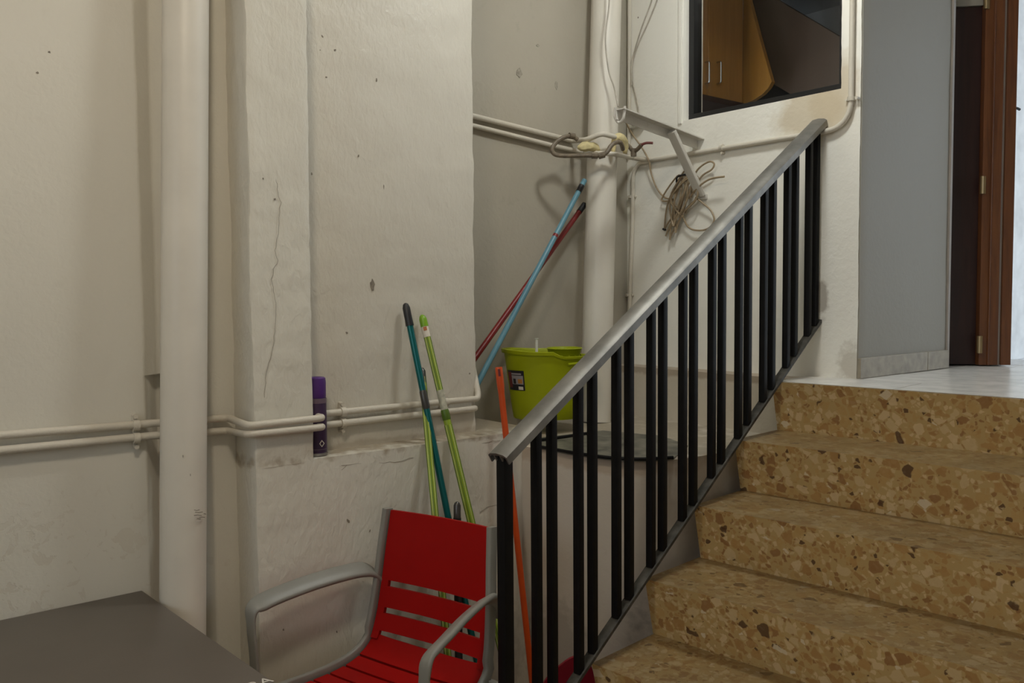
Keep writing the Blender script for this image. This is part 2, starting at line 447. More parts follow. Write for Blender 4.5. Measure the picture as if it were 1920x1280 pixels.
# left wall with a shallow chase behind the drain pipe; the chase is cut deeper lower down
zc = on(288, 703, 0, XA).z
y1, y2, y3 = on(268, 600, 0, XA).y, on(300, 600, 0, XA).y, on(392, 600, 0, XA).y
wl = MB()
wallblock(wl, [(XA, -3.05), (XA, y1), (XA-.035, y2), (XA-.035, y3-.03), (XA, y3), (XA, P0+.03), (XA-.25, P0+.03), (XA-.25, -3.05)], zc, CEIL, .002, .05)
wallblock(wl, [(XA, -3.05), (XA, y1), (XA-.07, y2+.004), (XA-.07, y3-.03), (XA, y3), (XA, P0+.03), (XA-.25, P0+.03), (XA-.25, -3.05)], 0, zc, .002, .05)
wall_left = struct(wl.build('wall_left', 'wall_left', smooth=40))
# pier and the parapet under the sill share one face
pr = MB()
wallblock(pr, [(XP, P0), (XP, P1), (XP-.22, P1), (XP-.22, P0)], ZS-.01, CEIL, .0045, .016, .005)
wall_pier = struct(pr.build('wall_pier', 'pier', smooth=50))
lo = MB()
wallblock(lo, [(XP, P0), (XP, 1.99), (XC-.1, 1.99), (XC-.1, P0)], 0, ZS-.004, .003, .03, .008)
wall_sill = struct(lo.build('wall_sill', 'pier', smooth=50))
rb = MB()
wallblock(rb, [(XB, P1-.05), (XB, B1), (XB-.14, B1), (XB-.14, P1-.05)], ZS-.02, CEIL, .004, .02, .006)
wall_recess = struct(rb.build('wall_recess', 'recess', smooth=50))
al = MB()
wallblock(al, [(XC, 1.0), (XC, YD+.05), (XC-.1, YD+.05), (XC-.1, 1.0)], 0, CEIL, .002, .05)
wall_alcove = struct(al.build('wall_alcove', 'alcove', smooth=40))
# back wall with the kitchen window
WX0, WX1, WZ0, WZ1 = on(1281, 120, 1, YD).x, on(1577, 120, 1, YD).x, on(1430, 196, 1, YD).z, 3.05
bk = MB()
TH = .13
wallblock(bk, [(XC-.1, YD), (WX0, YD), (WX0, YD+TH), (XC-.1, YD+TH)], WZ0, WZ1, .002, .05)
wallblock(bk, [(WX1, YD), (XG-.002, YD), (XG-.012, YD+.02), (XG-.012, YD+TH), (WX1, YD+TH)], WZ0, CEIL, .002, .02, .003)
wallblock(bk, [(XC-.1, YD), (XG-.002, YD), (XG-.012, YD+.02), (XG-.012, YD+TH), (XC-.1, YD+TH)], 0, WZ0, .002, .02, .003)
bk.box((XC-.1, YD, WZ1), (WX1, YD+TH, CEIL))
wall_back = struct(bk.build('wall_back', 'back', smooth=40))
# passage wall beside the landing
DY = on(1786, 690, 2, ZL).y
gp = MB()
wallblock(gp, [(XG, YD+.006), (XG, DY), (XG-.10, DY), (XG-.10, YD+TH+.002), (XG-.006, YD+TH), (XG-.006, YD+.006)], ZL-.3, CEIL, .0015, .05, .004)
wall_passage = struct(gp.build('wall_passage', 'grey_wall', smooth=40))

# rounded bench behind the stairs and the ledge under the back wall
front = [on(x, y, 2, ZP) for x, y in ((980, 836), (1080, 852), (1150, 861), (1205, 863), (1270, 861), (1330, 852))]
fp = [Vector((p.x, p.y, 0)) for p in smoothpath(front, 4)]
foot = [(XP-.1, fp[0].y)] + [(p.x, p.y) for p in fp] + [(fp[-1].x, YD+.05), (XP-.3, YD+.05), (XC-.02, YD+.05), (XC-.02, 1.96), (XP-.1, 1.96)]
pb = MB(); wallblock(pb, foot, 0, ZP, .002, .03, .004)
wall_bench = struct(pb.build('wall_bench', 'platform', smooth=50))
lg = MB(); wallblock(lg, [(XC-.02, YD-.10), (-1.80, YD-.10), (-1.80, YD+.04), (XC-.02, YD+.04)], ZP-.01, ZL-.008, .003, .03, .008)
struct(lg.build('wall_ledge', 'ledge', smooth=50))

# ------------------------------------------------------------------ stairs
SW = Vector((.9942, .108, 0)); SS = Vector((-.108, .9942, 0)); C0 = Vector((-1.742, 2.562, ZL))
RUN, RISE, WID = .2426, .17, 2.2
stairs = thing('staircase', 'straight flight of tan terrazzo steps rising to the landing', 'stairs', (C0.x, C0.y, 0))
for k in range(7):
    nb = C0 - SS*(RUN*k) - Vector((0, 0, RISE*k)) + SW*(R.uniform(-.004, .004))
    if k == 6: h = RISE+.0
    prof = [(0.0, 0.0), (.004, -.014), (.040, -RISE), (RUN+.10, -RISE), (RUN+.10, 0), (.012, 0.0)]
    if k == 0: prof = [(0.0, 0.0), (.004, -.014), (.040, -RISE), (.27, -RISE), (.27, 0), (.012, 0.0)]
    nx = 24; rings = []
    for i in range(nx+1):
        q = nb + SW*(WID*i/nx)
        jit = noise.noise(q*9)*.0016
        rings.append([q + SS*(b + (jit if j in (0, 1) else 0)) + Vector((0, 0, z + (jit if j == 0 else 0))) for j, (b, z) in enumerate(prof)])
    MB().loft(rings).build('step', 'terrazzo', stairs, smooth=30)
fl = MB()
poly = []
for k in range(7):
    nb = C0 - SS*(RUN*k) - Vector((0, 0, RISE*(k+1)-.002))
    poly = [nb + SS*.06, nb + SS*(RUN+.0)+SS*.06] if 0 else poly
pts2 = [C0 + SS*.55 - Vector((0, 0, ZL))]
side = [(.55, 0)] + [p for k in range(6, -1, -1) for p in ((-RUN*k+.055, ZL-RISE*(k+1)), (-RUN*k+.055, ZL-RISE*(k+1)-.0))] + [(.55, ZL-RISE)]
side = [(.26, .001)]
for k in range(6, -1, -1):
    z = max(.001, ZL-RISE*(k+1))
    side += [(-RUN*k+.055, z), (-RUN*(k-1)+.055 if k else .26, z)]
side = [side[0]] + [p for i, p in enumerate(side[1:]) if p[1] > .0015] 
side = [(.26, .001), (-RUN*5+.055, .001)] + side[1:]
base = Vector((C0.x, C0.y, 0))
MB().prism([base + SS*b + SW*.015 + Vector((0, 0, z-.002)) for b, z in side], SW*(WID-.03)).build('flank', 'flank', stairs, smooth=0)

# landing: pale tiles with open joints on a bed
bed = MB()
bed.prism([C0 + SS*.25 + Vector((0, 0, -.05)), C0 + SS*.25 + SW*3.6 + Vector((0, 0, -.05)), Vector((2.3, 4.05, ZL-.05)), Vector((-1.85, 4.05, ZL-.05)), Vector((-1.85, 2.86, ZL-.05)), C0 + SS*.30 + Vector((-.02, 0, -.05))], (0, 0, .035))
landing = struct(bed.build('floor_landing', 'skirting', smooth=0))
tile_rows = [(.016, .255)] + [(.26+.335*i, .26+.335*i+.33) for i in range(4)]
tcol = []
for r_, (b0, b1) in enumerate(tile_rows):
    off = (.17 if r_ % 2 else 0)
    for i in range(9):
        a0 = max(0.0, -.0 + .40*i - off); a1 = .40*(i+1) - off - .003
        if r_ > 0: a0 = -.20 + .40*i - off; a1 = a0 + .397
        if a1 - a0 < .05: continue
        q = [C0 + SW*a + SS*b for a, b in ((a0, b0), (a1, b0), (a1, b1), (a0, b1))]
        if r_ > 0 and max(p.x for p in q) < XG-.05: continue
        dz = R.uniform(-.0015, .0008)
        if r_ == 0: z0, z1 = 0.0005, .0012
        else: z0, z1 = -.02, dz
        if any(p.x < XG-.28 for p in q) and r_ > 0: continue
        MB().prism([p + Vector((0, 0, z0)) for p in q], (0, 0, z1-z0)).build('tile', 'landing', landing, smooth=0)
# skirting slabs along the passage wall
sk = None
yj = on(1739, 680, 0, XG+.01).y
for i, (a, b) in enumerate(((YD+.0, yj-.0015), (yj+.0015, DY+.004))):
    mb = MB().box((XG-.002, a, ZL+.001), (XG+.012, b, ZL+.072))
    o = mb.build('baseboard_passage' if i == 0 else 'slab', 'skirting', sk, smooth=0, bevel=.0015)
    if i == 0: sk = struct(o)

# ------------------------------------------------------------------ doorway at the end of the passage
dn = Vector((.72, -.69, 0)).normalized(); dt = Vector((.69, .72, 0)).normalized()
DP = Vector((-1.60, 3.65, ZL))
def dpt(x):      # distance along the frame line for a pixel column half way up
    d = ray(x, 340); t = (DP-EYE).dot(dn)/d.dot(dn); return (EYE+d*t-DP).dot(dt)
d0, d1, d2, d3, d4 = dpt(1793), dpt(1842), dpt(1878), dpt(1883), dpt(1902)
door = bpy.data.objects.new('door_1', None); door.location = DP; COL.objects.link(door); struct(door)
door['label'] = 'dark wooden doorway with a half open brown door at the end of the landing'
HD = 2.1
def board(name, a, b, back, thick, mat, z0=.004, z1=HD, par=door):
    c = DP + dt*((a+b)/2) - dn*(back+thick/2) + Vector((0, 0, (z0+z1)/2))
    return MB().obox(c, (dt, dn, (0, 0, 1)), ((b-a)/2, thick/2, (z1-z0)/2)).build(name, mat, par, smooth=0, bevel=.002)
board('jamb', d0-.10, d1, .03, .05, 'dark_wood', z1=1.445)
board('lintel', d0-.12, d1-.002, .02, .07, 'grey_wall', 1.447, HD)
leaf = board('stile', d1, d2, .0, .06, 'brown_wood')
board('moulding', d1+.035*0+(d2-d1)*.42, d1+(d2-d1)*.50, -.006, .012, 'brown_wood', par=door)
board('pale_strip', d2, d3, .008, .03, 'strip')  # pale line between the two brown boards
board('leaf_edge', d3, d4, -.004, .045, 'brown_wood')
lfb = MB().obox(DP + dt*(d4-.02) - dn*.42 + Vector((0, 0, HD/2)), (dt, dn, (0, 0, 1)), (.018, .37, HD/2-.004)).build('leaf', 'brown_wood', door, smooth=0)
for z in (2.0, 1.0, .12):
    zz = z*.73
    hb = MB().obox(DP + dt*d1 + dn*.004 + Vector((0, 0, zz)), (dt, dn, (0, 0, 1)), (.010, .004, .035)).tube([DP+dt*(d1-.004)+dn*.008+Vector((0, 0, zz-.035)), DP+dt*(d1-.004)+dn*.008+Vector((0, 0, zz+.035))], .005, 8)
    hb.build('hinge', 'brass', door)
hp = at(1908, 205, 3.95)
MB().tube(smoothpath([hp+Vector((-.03, 0, 0)), hp+Vector((.0, -.02, .003)), hp+Vector((.02, -.03, -.008))], 4), .006, 8).build('latch_hook', 'frame_black', door)
# end wall of the passage with the daylight opening, and the yard outside
ew = MB()
xw = (DP+dt*d4).x
ew.box((-1.85, 4.06, ZL-.3), (-1.70, 4.2, CEIL)).box((-1.70, 4.06, 3.3), (.1, 4.2, CEIL)).box((.1, 4.06, ZL-.3), (2.3, 4.2, CEIL))
struct(ew.build('wall_end', 'grey_wall', smooth=0))
struct(MB().box((-1.80, 3.53, ZL+1.6), (-1.73, 4.1, CEIL)).box((-1.85, DY, ZL-.3), (XG-.10, 4.1, CEIL)).build('wall_return', 'grey_wall', smooth=0))
struct(MB().box((-5, 4.05, ZL-.15), (6, 11, ZL-.012)).build('floor_yard', 'yard', smooth=0))
yw = MB().box((-5, 9.0, ZL-.1), (6, 9.2, 2.7))
struct(yw.build('wall_yard', 'outside', smooth=0))
struct(MB().box((-1.702, 4.201, ZL-.1), (-1.66, 9.0, 3.3)).build('wall_outside', 'outside', smooth=0))
struct(MB().box((XG-.01, DY-.004, ZL+.07), (XG+.008, DY+.012, CEIL)).build('trim_1', 'strip', smooth=0))

# ------------------------------------------------------------------ kitchen seen through the window
kb = MB()
kb.box((-3.75, YD+TH, 0), (-3.62, 5.3, CEIL))
struct(MB().box((-3.62, 5.2, 0), (-1.72, 5.3, CEIL)).build('wall_kitchen_back', 'kitchen_ceiling', smooth=0))
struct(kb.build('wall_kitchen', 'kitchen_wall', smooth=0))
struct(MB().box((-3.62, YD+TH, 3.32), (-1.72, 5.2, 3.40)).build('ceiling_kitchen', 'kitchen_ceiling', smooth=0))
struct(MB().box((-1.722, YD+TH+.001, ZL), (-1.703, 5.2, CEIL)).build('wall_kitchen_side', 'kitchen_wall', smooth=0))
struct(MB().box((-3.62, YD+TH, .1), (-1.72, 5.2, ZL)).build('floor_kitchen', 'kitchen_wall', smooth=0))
XK = -3.0
zk0 = on(1327, 178, 0, XK).z
ka, kbm, kc = 3.30, on(1328, 150, 0, XK).y, on(1393, 150, 0, XK).y
cabn = thing('kitchen_cabinet', 'orange wood wall cabinet with two doors behind the window', 'cabinet', (XK-.15, 3.7, zk0))
MB().box((XK-.33, ka, zk0), (XK-.021, kc-.002, 3.30)).build('carcass', 'cabinet', cabn, smooth=0, bevel=.002)
for a, b, hx in ((ka+.002, kbm-.002, 1322), (kbm+.002, kc-.003, 1344)):
    d = MB().box((XK-.02, a, zk0-.004), (XK, b, 3.29)).build('door', 'cabinet', cabn, smooth=0, bevel=.003)
    h0, h1 = on(hx, 157, 0, XK), on(hx, 117, 0, XK)
    yy = h0.y
    MB().tube(fillet([(XK-.001, yy, h0.z), (XK+.028, yy, h0.z), (XK+.028, yy, h1.z), (XK-.001, yy, h1.z)], .018), .0045, 8).build('handle', 'chrome', d)
MB().box((XK-.33, ka, zk0-.035), (XK+.012, kc, zk0-.006)).build('light_pelmet', 'dark_wood', cabn, smooth=0)
# rounded end shelf unit next to the doors
org = [on(x, y, 1, 4.17) for x, y in ((1394, -60), (1398, -60), (1405, 0), (1425, 75), (1447, 153), (1441, 164), (1430, 176), (1412, 188), (1392, 196))]
es = MB().prism(org, (0, .03, 0)).build('cabinet_end_panel', 'cabinet', smooth=0, base=None)
es.location = (0, 0, 0)
tag(es, 'curved orange end panel beside the cabinet doors inside the window', 'panel')
brn = [on(x, y, 1, 4.36) for x, y in ((1392, -60), (1345, -60), (1455, -2), (1600, 84), (1600, 200), (1492, 180), (1448, 157))]
brn = [on(x, y, 1, 4.36) for x, y in ((1402, -16), (1408, 8), (1449, 157), (1492, 182), (1640, 230), (1640, 108), (1460, 1), (1430, -18))]
hd = thing('range_hood', '', '', tuple(on(1520, 180, 1, 4.36)))
MB().prism(brn, (0, .05, 0)).build('panel', 'hood', hd, smooth=0)
MB().prism([on(x, y, 1, 4.40) for x, y in ((1420, 150), (1640, 150), (1640, 260), (1380, 260), (1380, 195))], (0, .05, 0)).build('dark_backing', 'frame_black', hd, smooth=0)  # black sheet added to fill the dark area under the hood panel
tag(hd, 'dark brown slanted hood panel behind the right half of the window', 'hood')

# window in the back wall
win = bpy.data.objects.new('window_1', None); win.location = ((WX0+WX1)/2, YD+.05, WZ0); COL.objects.link(win); struct(win)
FWD_ = .028
for nm, lo_, hi_ in (('frame_rail', (WX0, YD+.035, WZ0), (WX1, YD+.085, WZ0+FWD_)), ('frame_rail', (WX0, YD+.035, WZ1-FWD_), (WX1, YD+.085, WZ1)),
                     ('frame_stile', (WX0, YD+.035, WZ0+FWD_), (WX0+FWD_, YD+.085, WZ1-FWD_)), ('frame_stile', (WX1-FWD_, YD+.035, WZ0+FWD_), (WX1, YD+.085, WZ1-FWD_))):
    MB().box(lo_, hi_).build(nm, 'frame_black', win, smooth=0, bevel=.002)
MB().box((WX0+FWD_-.004, YD+.058, WZ0+FWD_-.004), (WX1-FWD_+.004, YD+.062, WZ1-FWD_+.004)).build('pane', 'glass', win, smooth=0)
# raised plaster edge on the left of the window
struct(MB().box((WX0-.022, YD-.008, WZ0-.012), (WX0-.004, YD+.01, CEIL-.02)).build('trim_2', 'back', smooth=0, bevel=.003))

# ------------------------------------------------------------------ railing
rail = thing('stair_railing', 'black steel stair railing with paired square balusters and an aluminium handrail', 'railing', (C0 - SS*1.3 + SW*.02 - Vector((0, 0, ZL))))
RO = C0 + SW*.02 - Vector((0, 0, ZL))
def rz_top(t): return 1.128 + .609*(t+1.318)
def rz_bot(t): return .546 + .654*(t+.994)
def rpt(t, z, o=0): return RO + SS*t + SW*o + Vector((0, 0, z))
TA, TB = -1.335, .285
ts = [TA+(TB-TA)*i/20 for i in range(21)]
# handrail: crowned channel with turned-down lips, open underneath
prof = [(-.030, -.018), (-.030, .002), (-.022, .008), (0, .011), (.022, .008), (.030, .002), (.030, -.018), (.026, -.018), (.026, -.002), (.018, .003), (.012, .0035), (.012, -.012), (.008, -.012), (.008, .004), (-.008, .004), (-.008, -.012), (-.012, -.012), (-.012, .0035), (-.018, .003), (-.026, -.002), (-.026, -.018)]
nrm = (Vector((0, 0, 1)) - SS*.609).normalized()
MB().loft([[rpt(t, rz_top(t)) + SW*a + nrm*b for a, b in prof] for t in (TA, (TA+TB)/2, TB)]).build('handrail', 'alu', rail, smooth=40)
tb0, tb1 = -1.36, .30
MB().sweep([rpt(tb0, rz_bot(tb0)), rpt(-.5, rz_bot(-.5)), rpt(tb1, rz_bot(tb1))], .030, .010, side=SW, rnd=.15).build('bottom_rail', 'dusty_black', rail, smooth=30)
MB().sweep([rpt(-1.312, .34), rpt(-1.312, .8), rpt(-1.312, rz_top(-1.312)-.008)], .026, .030, side=SW, rnd=.12).build('newel_post', 'black_paint', rail, smooth=30)
bars = []
for k in range(10):
    for j in range(2):
        t = -1.204 + .1575*k + .056*j
        if t > .275: continue
        bars.append(t)
bars.append(.268)
for t in bars:
    MB().sweep([rpt(t, rz_bot(t)+.003), rpt(t, .5*(rz_bot(t)+rz_top(t))), rpt(t, rz_top(t)-.004)], .0205, .0205, side=SW, rnd=.12).build('baluster', 'black_paint', rail, smooth=30)

# ------------------------------------------------------------------ drain pipes
def drain(name, label, top, bot, r, sock=None):
    base = Vector(bot)
    t = thing(name, label, 'pipe', base)
    ax = (Vector(top)-base)
    MB().tube([base+ax*i/10 for i in range(11)], r, 32).build('barrel', 'pvc', t)
    for f in sock or ():
        c = base+ax*f; d = ax.normalized()
        MB().tube([c-d*.035, c-d*.03, c+d*.03, c+d*.035], r+.004, 32, [r+.001, r+.005, r+.005, r+.001]).build('socket_collar', 'pvc', t)
    return t
def pipe_axis(px_top, y_t, px_bot, y_b, depth):
    a, b = at(px_top, y_t, depth), at(px_bot, y_b, depth)
    return a, b
dl = 2.32
def on_pipe(x, y, lift=.0004):
    dx = (x-(348-5*y/1100))/F_PX*dl
    return at(x, y, dl - math.sqrt(max(0, .059**2-dx*dx)) - lift)
a = at(348, 0, dl); b = at(343, 1100, dl)
d = (a-b)/(a.z-b.z)
pipe_l = drain('drain_pipe', 'thick cream drain pipe on the left wall beside the grey table', a+d*(CEIL-.002-a.z), b-d*(b.z-.0), .0590)
a = at(1137, 0, 3.62); b = at(1121, 600, 3.60)
d = (a-b)/(a.z-b.z)
drain('drain_pipe', 'cream drain pipe standing in the alcove corner behind the green bucket', a+d*(CEIL-.002-a.z), b-d*(b.z-ZP), .0625, ())

for ln in ([(317, 1010), (309, 1014), (304, 1022), (303, 1032)], [(306, 1018), (308, 1026), (304, 1034)], [(304, 1030), (312, 1028)]):
    MB().tube([on_pipe(x, y) for x, y in ln], .0011, 5).build('scribble', 'chip', pipe_l)
for x0, x1, y in ((364, 374, 956), (366, 380, 960), (364, 378, 966), (374, 384, 969), (370, 376, 972), (382, 386, 963)):
    MB().tube([on_pipe(x, y+R.uniform(-1, 1)) for x in (x0, (x0+x1)/2, x1)], .0009, 5).build('scuff', 'chip', pipe_l)
for x, y in ((343, 855), (357, 890), (325, 107), (330, 700)):
    p = on_pipe(x, y); MB().tube([p-Vector((0, 0, .003)), p+Vector((0, 0, .003))], .0012, 5).build('scuff', 'mark', pipe_l)

# ------------------------------------------------------------------ wall conduits (two painted pipes running round the walls)
cA, cP, cB, cC = XA+.020, XP+.020, XB+.020, XC+.016
def run_low(za_px, name, label, rr=.0105):
    (ya0, ya1, yi, yp0, yp1, yb0, yb1) = za_px
    pts = [on(-60, ya0-(ya1-ya0)*60/290, 0, cA), on(290, ya1, 0, cA), on(440, yi, 0, cA)]
    zA = pts[-1].z
    pts[-1] = Vector((cA, P0-.028, zA))
    p = on(478, yp0, 0, cP); pts.append(Vector((cP, P0-.024, p.z)))
    p = on(598, yp1, 0, cP); pts.append(Vector((cP, P1+.020, p.z)))
    q = on(640, yb0, 0, cB); pts.append(Vector((cB, P1+.034, q.z)))
    return pts
up = run_low((816, 793, 782, 797, 784, 772, 748), '', '')
q = on(896, 747, 0, cB); up.append(Vector((cB, q.y, q.z)))
e1 = on(888, 680, 0, XB-.02); up += [Vector((cB-.01, q.y+.008, q.z+.02)), Vector((XB-.06, B1+.018, q.z+.16)), Vector((XB-.20, B1+.016, q.z+.36))]
c = MB().tube(fillet(up, .022), .0105, 12)
tag(c.build('wall_conduit', 'conduit', base=(up[0].x, up[0].y, up[0].z)), 'upper of two painted pipes running low along the left walls', 'pipe')
lowr = run_low((844, 816, 806, 813, 801, 793, 766), '', '')
q = on(893, 765, 0, cB); lowr.append(Vector((cB, q.y, q.z))); lowr.append(Vector((cB-.035, q.y+.006, q.z)))
tag(MB().tube(fillet(lowr, .02), .0105, 12).build('wall_conduit', 'conduit', base=tuple(lowr[0])), 'lower of two painted pipes running low along the left walls', 'pipe')
def clamp(xu, yu, yl, X, label):
    a, b = on(xu, yu, 0, X+.02), on(xu, yl, 0, X+.02)
    t = thing('pipe_clamp', label, 'clamp', (X, a.y, (a.z+b.z)/2))
    MB().box((X-.004, a.y-.006, b.z-.030), (X+.012, a.y+.006, a.z+.030)).build('strap', 'conduit', t, bevel=.003)
    for z in (a.z, b.z):
        MB().tube([(X+.02, a.y-.008, z), (X+.02, a.y+.008, z)], .0145, 14).build('saddle', 'conduit', t)
    for z in (a.z+.024, b.z-.024):
        MB().tube([(X-.002, a.y, z), (X+.022, a.y, z)], .0065, 10).build('screw', 'conduit', t)
clamp(255, 797, 821, XA, 'painted double pipe clamp left of the thick drain pipe')
clamp(643, 772, 793, XB, 'painted double pipe clamp just right of the purple spray can')
clamp(835, 754, 772, XB, 'painted double pipe clamp behind the green mop handle')
hi_u = [Vector((XB-.12, B1-.12, on(893, 219, 0, cC).z+.02)), on(893, 219, 0, cC), on(1050, 258, 0, cC), on(1075, 264, 0, cC)]
hi_u[0] = Vector((cC, B1-.05, hi_u[1].z+.014))
hi_l = [on(893, 237, 0, cC), on(1045, 275, 0, cC), on(1095, 286, 0, cC)]
hi_l.insert(0, Vector((cC, B1-.05, hi_l[0].z+.014)))
ex = [at(1100, 262, 3.50), at(1128, 250, 3.48), at(1150, 256, 3.50), at(1165, 262, 3.56)]
tag(MB().tube(fillet(hi_u+ex, .02), .0105, 12).build('alcove_conduit', 'conduit', base=tuple(hi_u[0])), 'upper painted pipe high in the alcove bending over the drain pipe', 'pipe')
ex = [at(1120, 287, 3.50), at(1155, 289, 3.50), on(1185, 296, 1, YD-.03), on(1222, 300, 1, YD-.014), on(1500, 254.5, 1, YD-.014)]
r0 = on(1545, 245, 1, YD-.014); zr = ex[-1].z
xr = on(1597, 100, 1, YD-.014).x
ex[-1] = Vector((xr, YD-.014, ex[-2].z)); ex.append(Vector((xr, YD-.014, CEIL-.01)))
tag(MB().tube(fillet(hi_l+ex[:3], .02)+fillet(ex[2:], .10, 8)[1:], .0095, 12).build('window_conduit', 'conduit', base=tuple(hi_l[0])), 'painted pipe passing under the kitchen window and turning up beside it', 'pipe')
for x, y, lab in ((1354, 277, 'small pipe clip under the middle of the kitchen window'), (1594, 186, 'small pipe clip right of the kitchen window corner')):
    p = on(x, y, 1, YD-.012)
    t = thing('pipe_clip', lab, 'clip', (p.x, YD, p.z))
    if y > 200:
        MB().tube([(p.x-.007, YD-.014, p.z), (p.x+.007, YD-.014, p.z)], .0135, 12).build('saddle', 'conduit', t)
        MB().tube([(p.x, YD, p.z-.020), (p.x, YD-.018, p.z-.020)], .006, 8).build('screw', 'conduit', t)
    else:
        MB().tube([(xr, YD-.014, p.z-.007), (xr, YD-.014, p.z+.007)], .0135, 12).build('saddle', 'conduit', t)
        MB().tube([(xr+.021, YD, p.z), (xr+.021, YD-.018, p.z)], .006, 8).build('screw', 'conduit', t)
        MB().tube([(xr-.021, YD, p.z), (xr-.021, YD-.012, p.z)], .004, 8).build('screw', 'conduit', t)
# vertical runs in the corner
v1 = [on(1180, -40, 1, YD-.012), on(1180, 150, 1, YD-.012), on(1179, 292, 1, YD-.012)]
v1[0].z = CEIL-.01
tag(MB().tube(v1, .0085, 10).build('vertical_conduit', 'conduit', base=tuple(v1[-1])), 'thin painted conduit running up the corner above the steel bracket', 'pipe')
v2 = [on(1218, 303, 1, YD-.012), on(1196, 306, 1, YD-.012), on(1187, 325, 1, YD-.012), on(1186, 420, 1, YD-.012), on(1181, 560, 1, YD-.012), on(1178, 684, 1, YD-.012)]
tag(MB().tube(fillet(v2, .05, 6), .0085, 10).build('vertical_conduit', 'conduit', base=tuple(v2[-1])), 'thin painted conduit dropping down the corner below the pipe junction', 'pipe')
for y in (369, 553):
    p = on(1187 if y < 400 else 1182, y, 1, YD)
    t = thing('pipe_clip', 'small clip on the dropping conduit, ' + ('just left of the coiled flex' if y < 400 else 'just above the handrail'), 'clip', tuple(p))
    MB().tube([p+Vector((0, -.012, -.006)), p+Vector((0, -.012, .006))], .012, 10).build('saddle', 'conduit', t)
    for sx in (-.016, .016):
        MB().tube([p+Vector((sx, .0, 0)), p+Vector((sx, -.014, 0))], .0065, 8).build('screw', 'conduit', t)

# cluster of old hoses at the drain pipe
hose = [at(1083, 262, 3.47), at(1072, 255, 3.46), at(1056, 258, 3.44), at(1043, 267, 3.43), at(1035, 279, 3.42), at(1040, 289, 3.42), at(1056, 292, 3.42), at(1085, 291.5, 3.42), at(1115, 291.5, 3.42), at(1128, 291, 3.42),
        at(1138, 285, 3.42), at(1146, 273, 3.43), at(1155, 267, 3.44), at(1164, 268, 3.46), at(1168, 280, 3.50)]
hz = thing('brown_hose', 'grimy brown hose looped round the drain pipe at the pipe junction', 'hose', tuple(hose[0]))
MB().tube(smoothpath(hose, 5), .0088, 10).build('hose', 'brown_tube', hz)
for i in (1, 8, 9):
    dd = (hose[i+1]-hose[i-1]).normalized()
    MB().tube([hose[i]-dd*.012, hose[i]+dd*.012], .0125, 10).build('fitting', 'brown_tube', hz)
stub = [at(1172, 268, 3.62), at(1180, 275, 3.62), at(1188, 284, 3.62), at(1196, 279, 3.60), at(1203, 271, 3.58), at(1212, 268, 3.57), at(1224, 268, 3.56)]
hs = thing('hose_stub', 'short brown pipe end with a red tip below the socket', 'pipe', tuple(stub[0]))
MB().tube(smoothpath(stub[:5], 4), .0085, 10).build('hose', 'brown_tube', hs)
MB().tube(smoothpath(stub[4:], 4), .0055, 8).build('red_tip', 'red_tip', hs)
MB().tube([stub[2]-Vector((0, 0, .02)), stub[2]+Vector((0, 0, .012))], .012, 10).build('fitting', 'brown_tube', hs)
def lump(name, label, path, rad):
    rads = rad
    mb = MB().tube(smoothpath(path, 5), .02, 14, None)
    n = len(smoothpath(path, 5)); mb = MB()
    sp = smoothpath(path, 5)
    rr = [max(.004, rad*math.sin(PI*(.08+.84*i/(n-1)))**.5*(1+.25*noise.noise(p*40))) for i, p in enumerate(sp)]
    mb.tube(sp, .02, 14, rr)
    for v in mb.v: v += Vector((noise.noise(v*60), noise.noise(v*60+Vector((5, 5, 5))), noise.noise(v*60+Vector((9, 1, 3)))))*.004
    return tag(mb.build(name, 'foam', base=tuple(path[0])), label, 'foam')
lump('foam_lump', 'flat yellow foam lump on the left side of the drain pipe', [at(1083, 277, 3.50), at(1096, 275, 3.50), at(1110, 275, 3.51), at(1122, 280, 3.53)], .018)
lump('foam_lump', 'arched yellow foam lump on the right side of the drain pipe', [at(1150, 287, 3.52), at(1151, 268, 3.52), at(1158, 257, 3.52), at(1167, 259, 3.52), at(1172, 272, 3.54), at(1172, 288, 3.55)], .015)

# loose cables
def cable(name, label, pts, r, mat):
    sp = smoothpath(pts, 8)
    return tag(MB().tube(sp, r, 8).build(name, mat, base=tuple(sp[-1])), label, 'cable')
cable('hanging_cable', 'thin wavy cable hanging in front of the alcove drain pipe', [at(1143, -40, 3.50), at(1142, 10, 3.50), at(1136, 60, 3.50), at(1136, 90, 3.50), at(1142, 135, 3.50), at(1152, 165, 3.49), at(1159, 200, 3.46)], .0032, 'pale_cord')
w_ = YD-.006
cable('wall_cable', 'left of two thin cables fanning up the wall beside the corner', [on(1229, -40, 1, w_), on(1222, 0, 1, w_), on(1202, 55, 1, w_), on(1187, 105, 1, w_), on(1184, 125, 1, w_-.012), on(1184, 160, 1, w_-.012)], .003, 'pale_cord')
cable('wall_cable', 'right of two thin cables fanning up the wall beside the corner', [on(1245, -40, 1, w_), on(1232, 0, 1, w_), on(1214, 45, 1, w_), on(1196, 85, 1, w_), on(1186, 120, 1, w_), on(1186, 150, 1, w_), on(1192, 180, 1, w_), on(1197, 205, 1, w_), on(1197, 224, 1, w_)], .003, 'pale_cord')

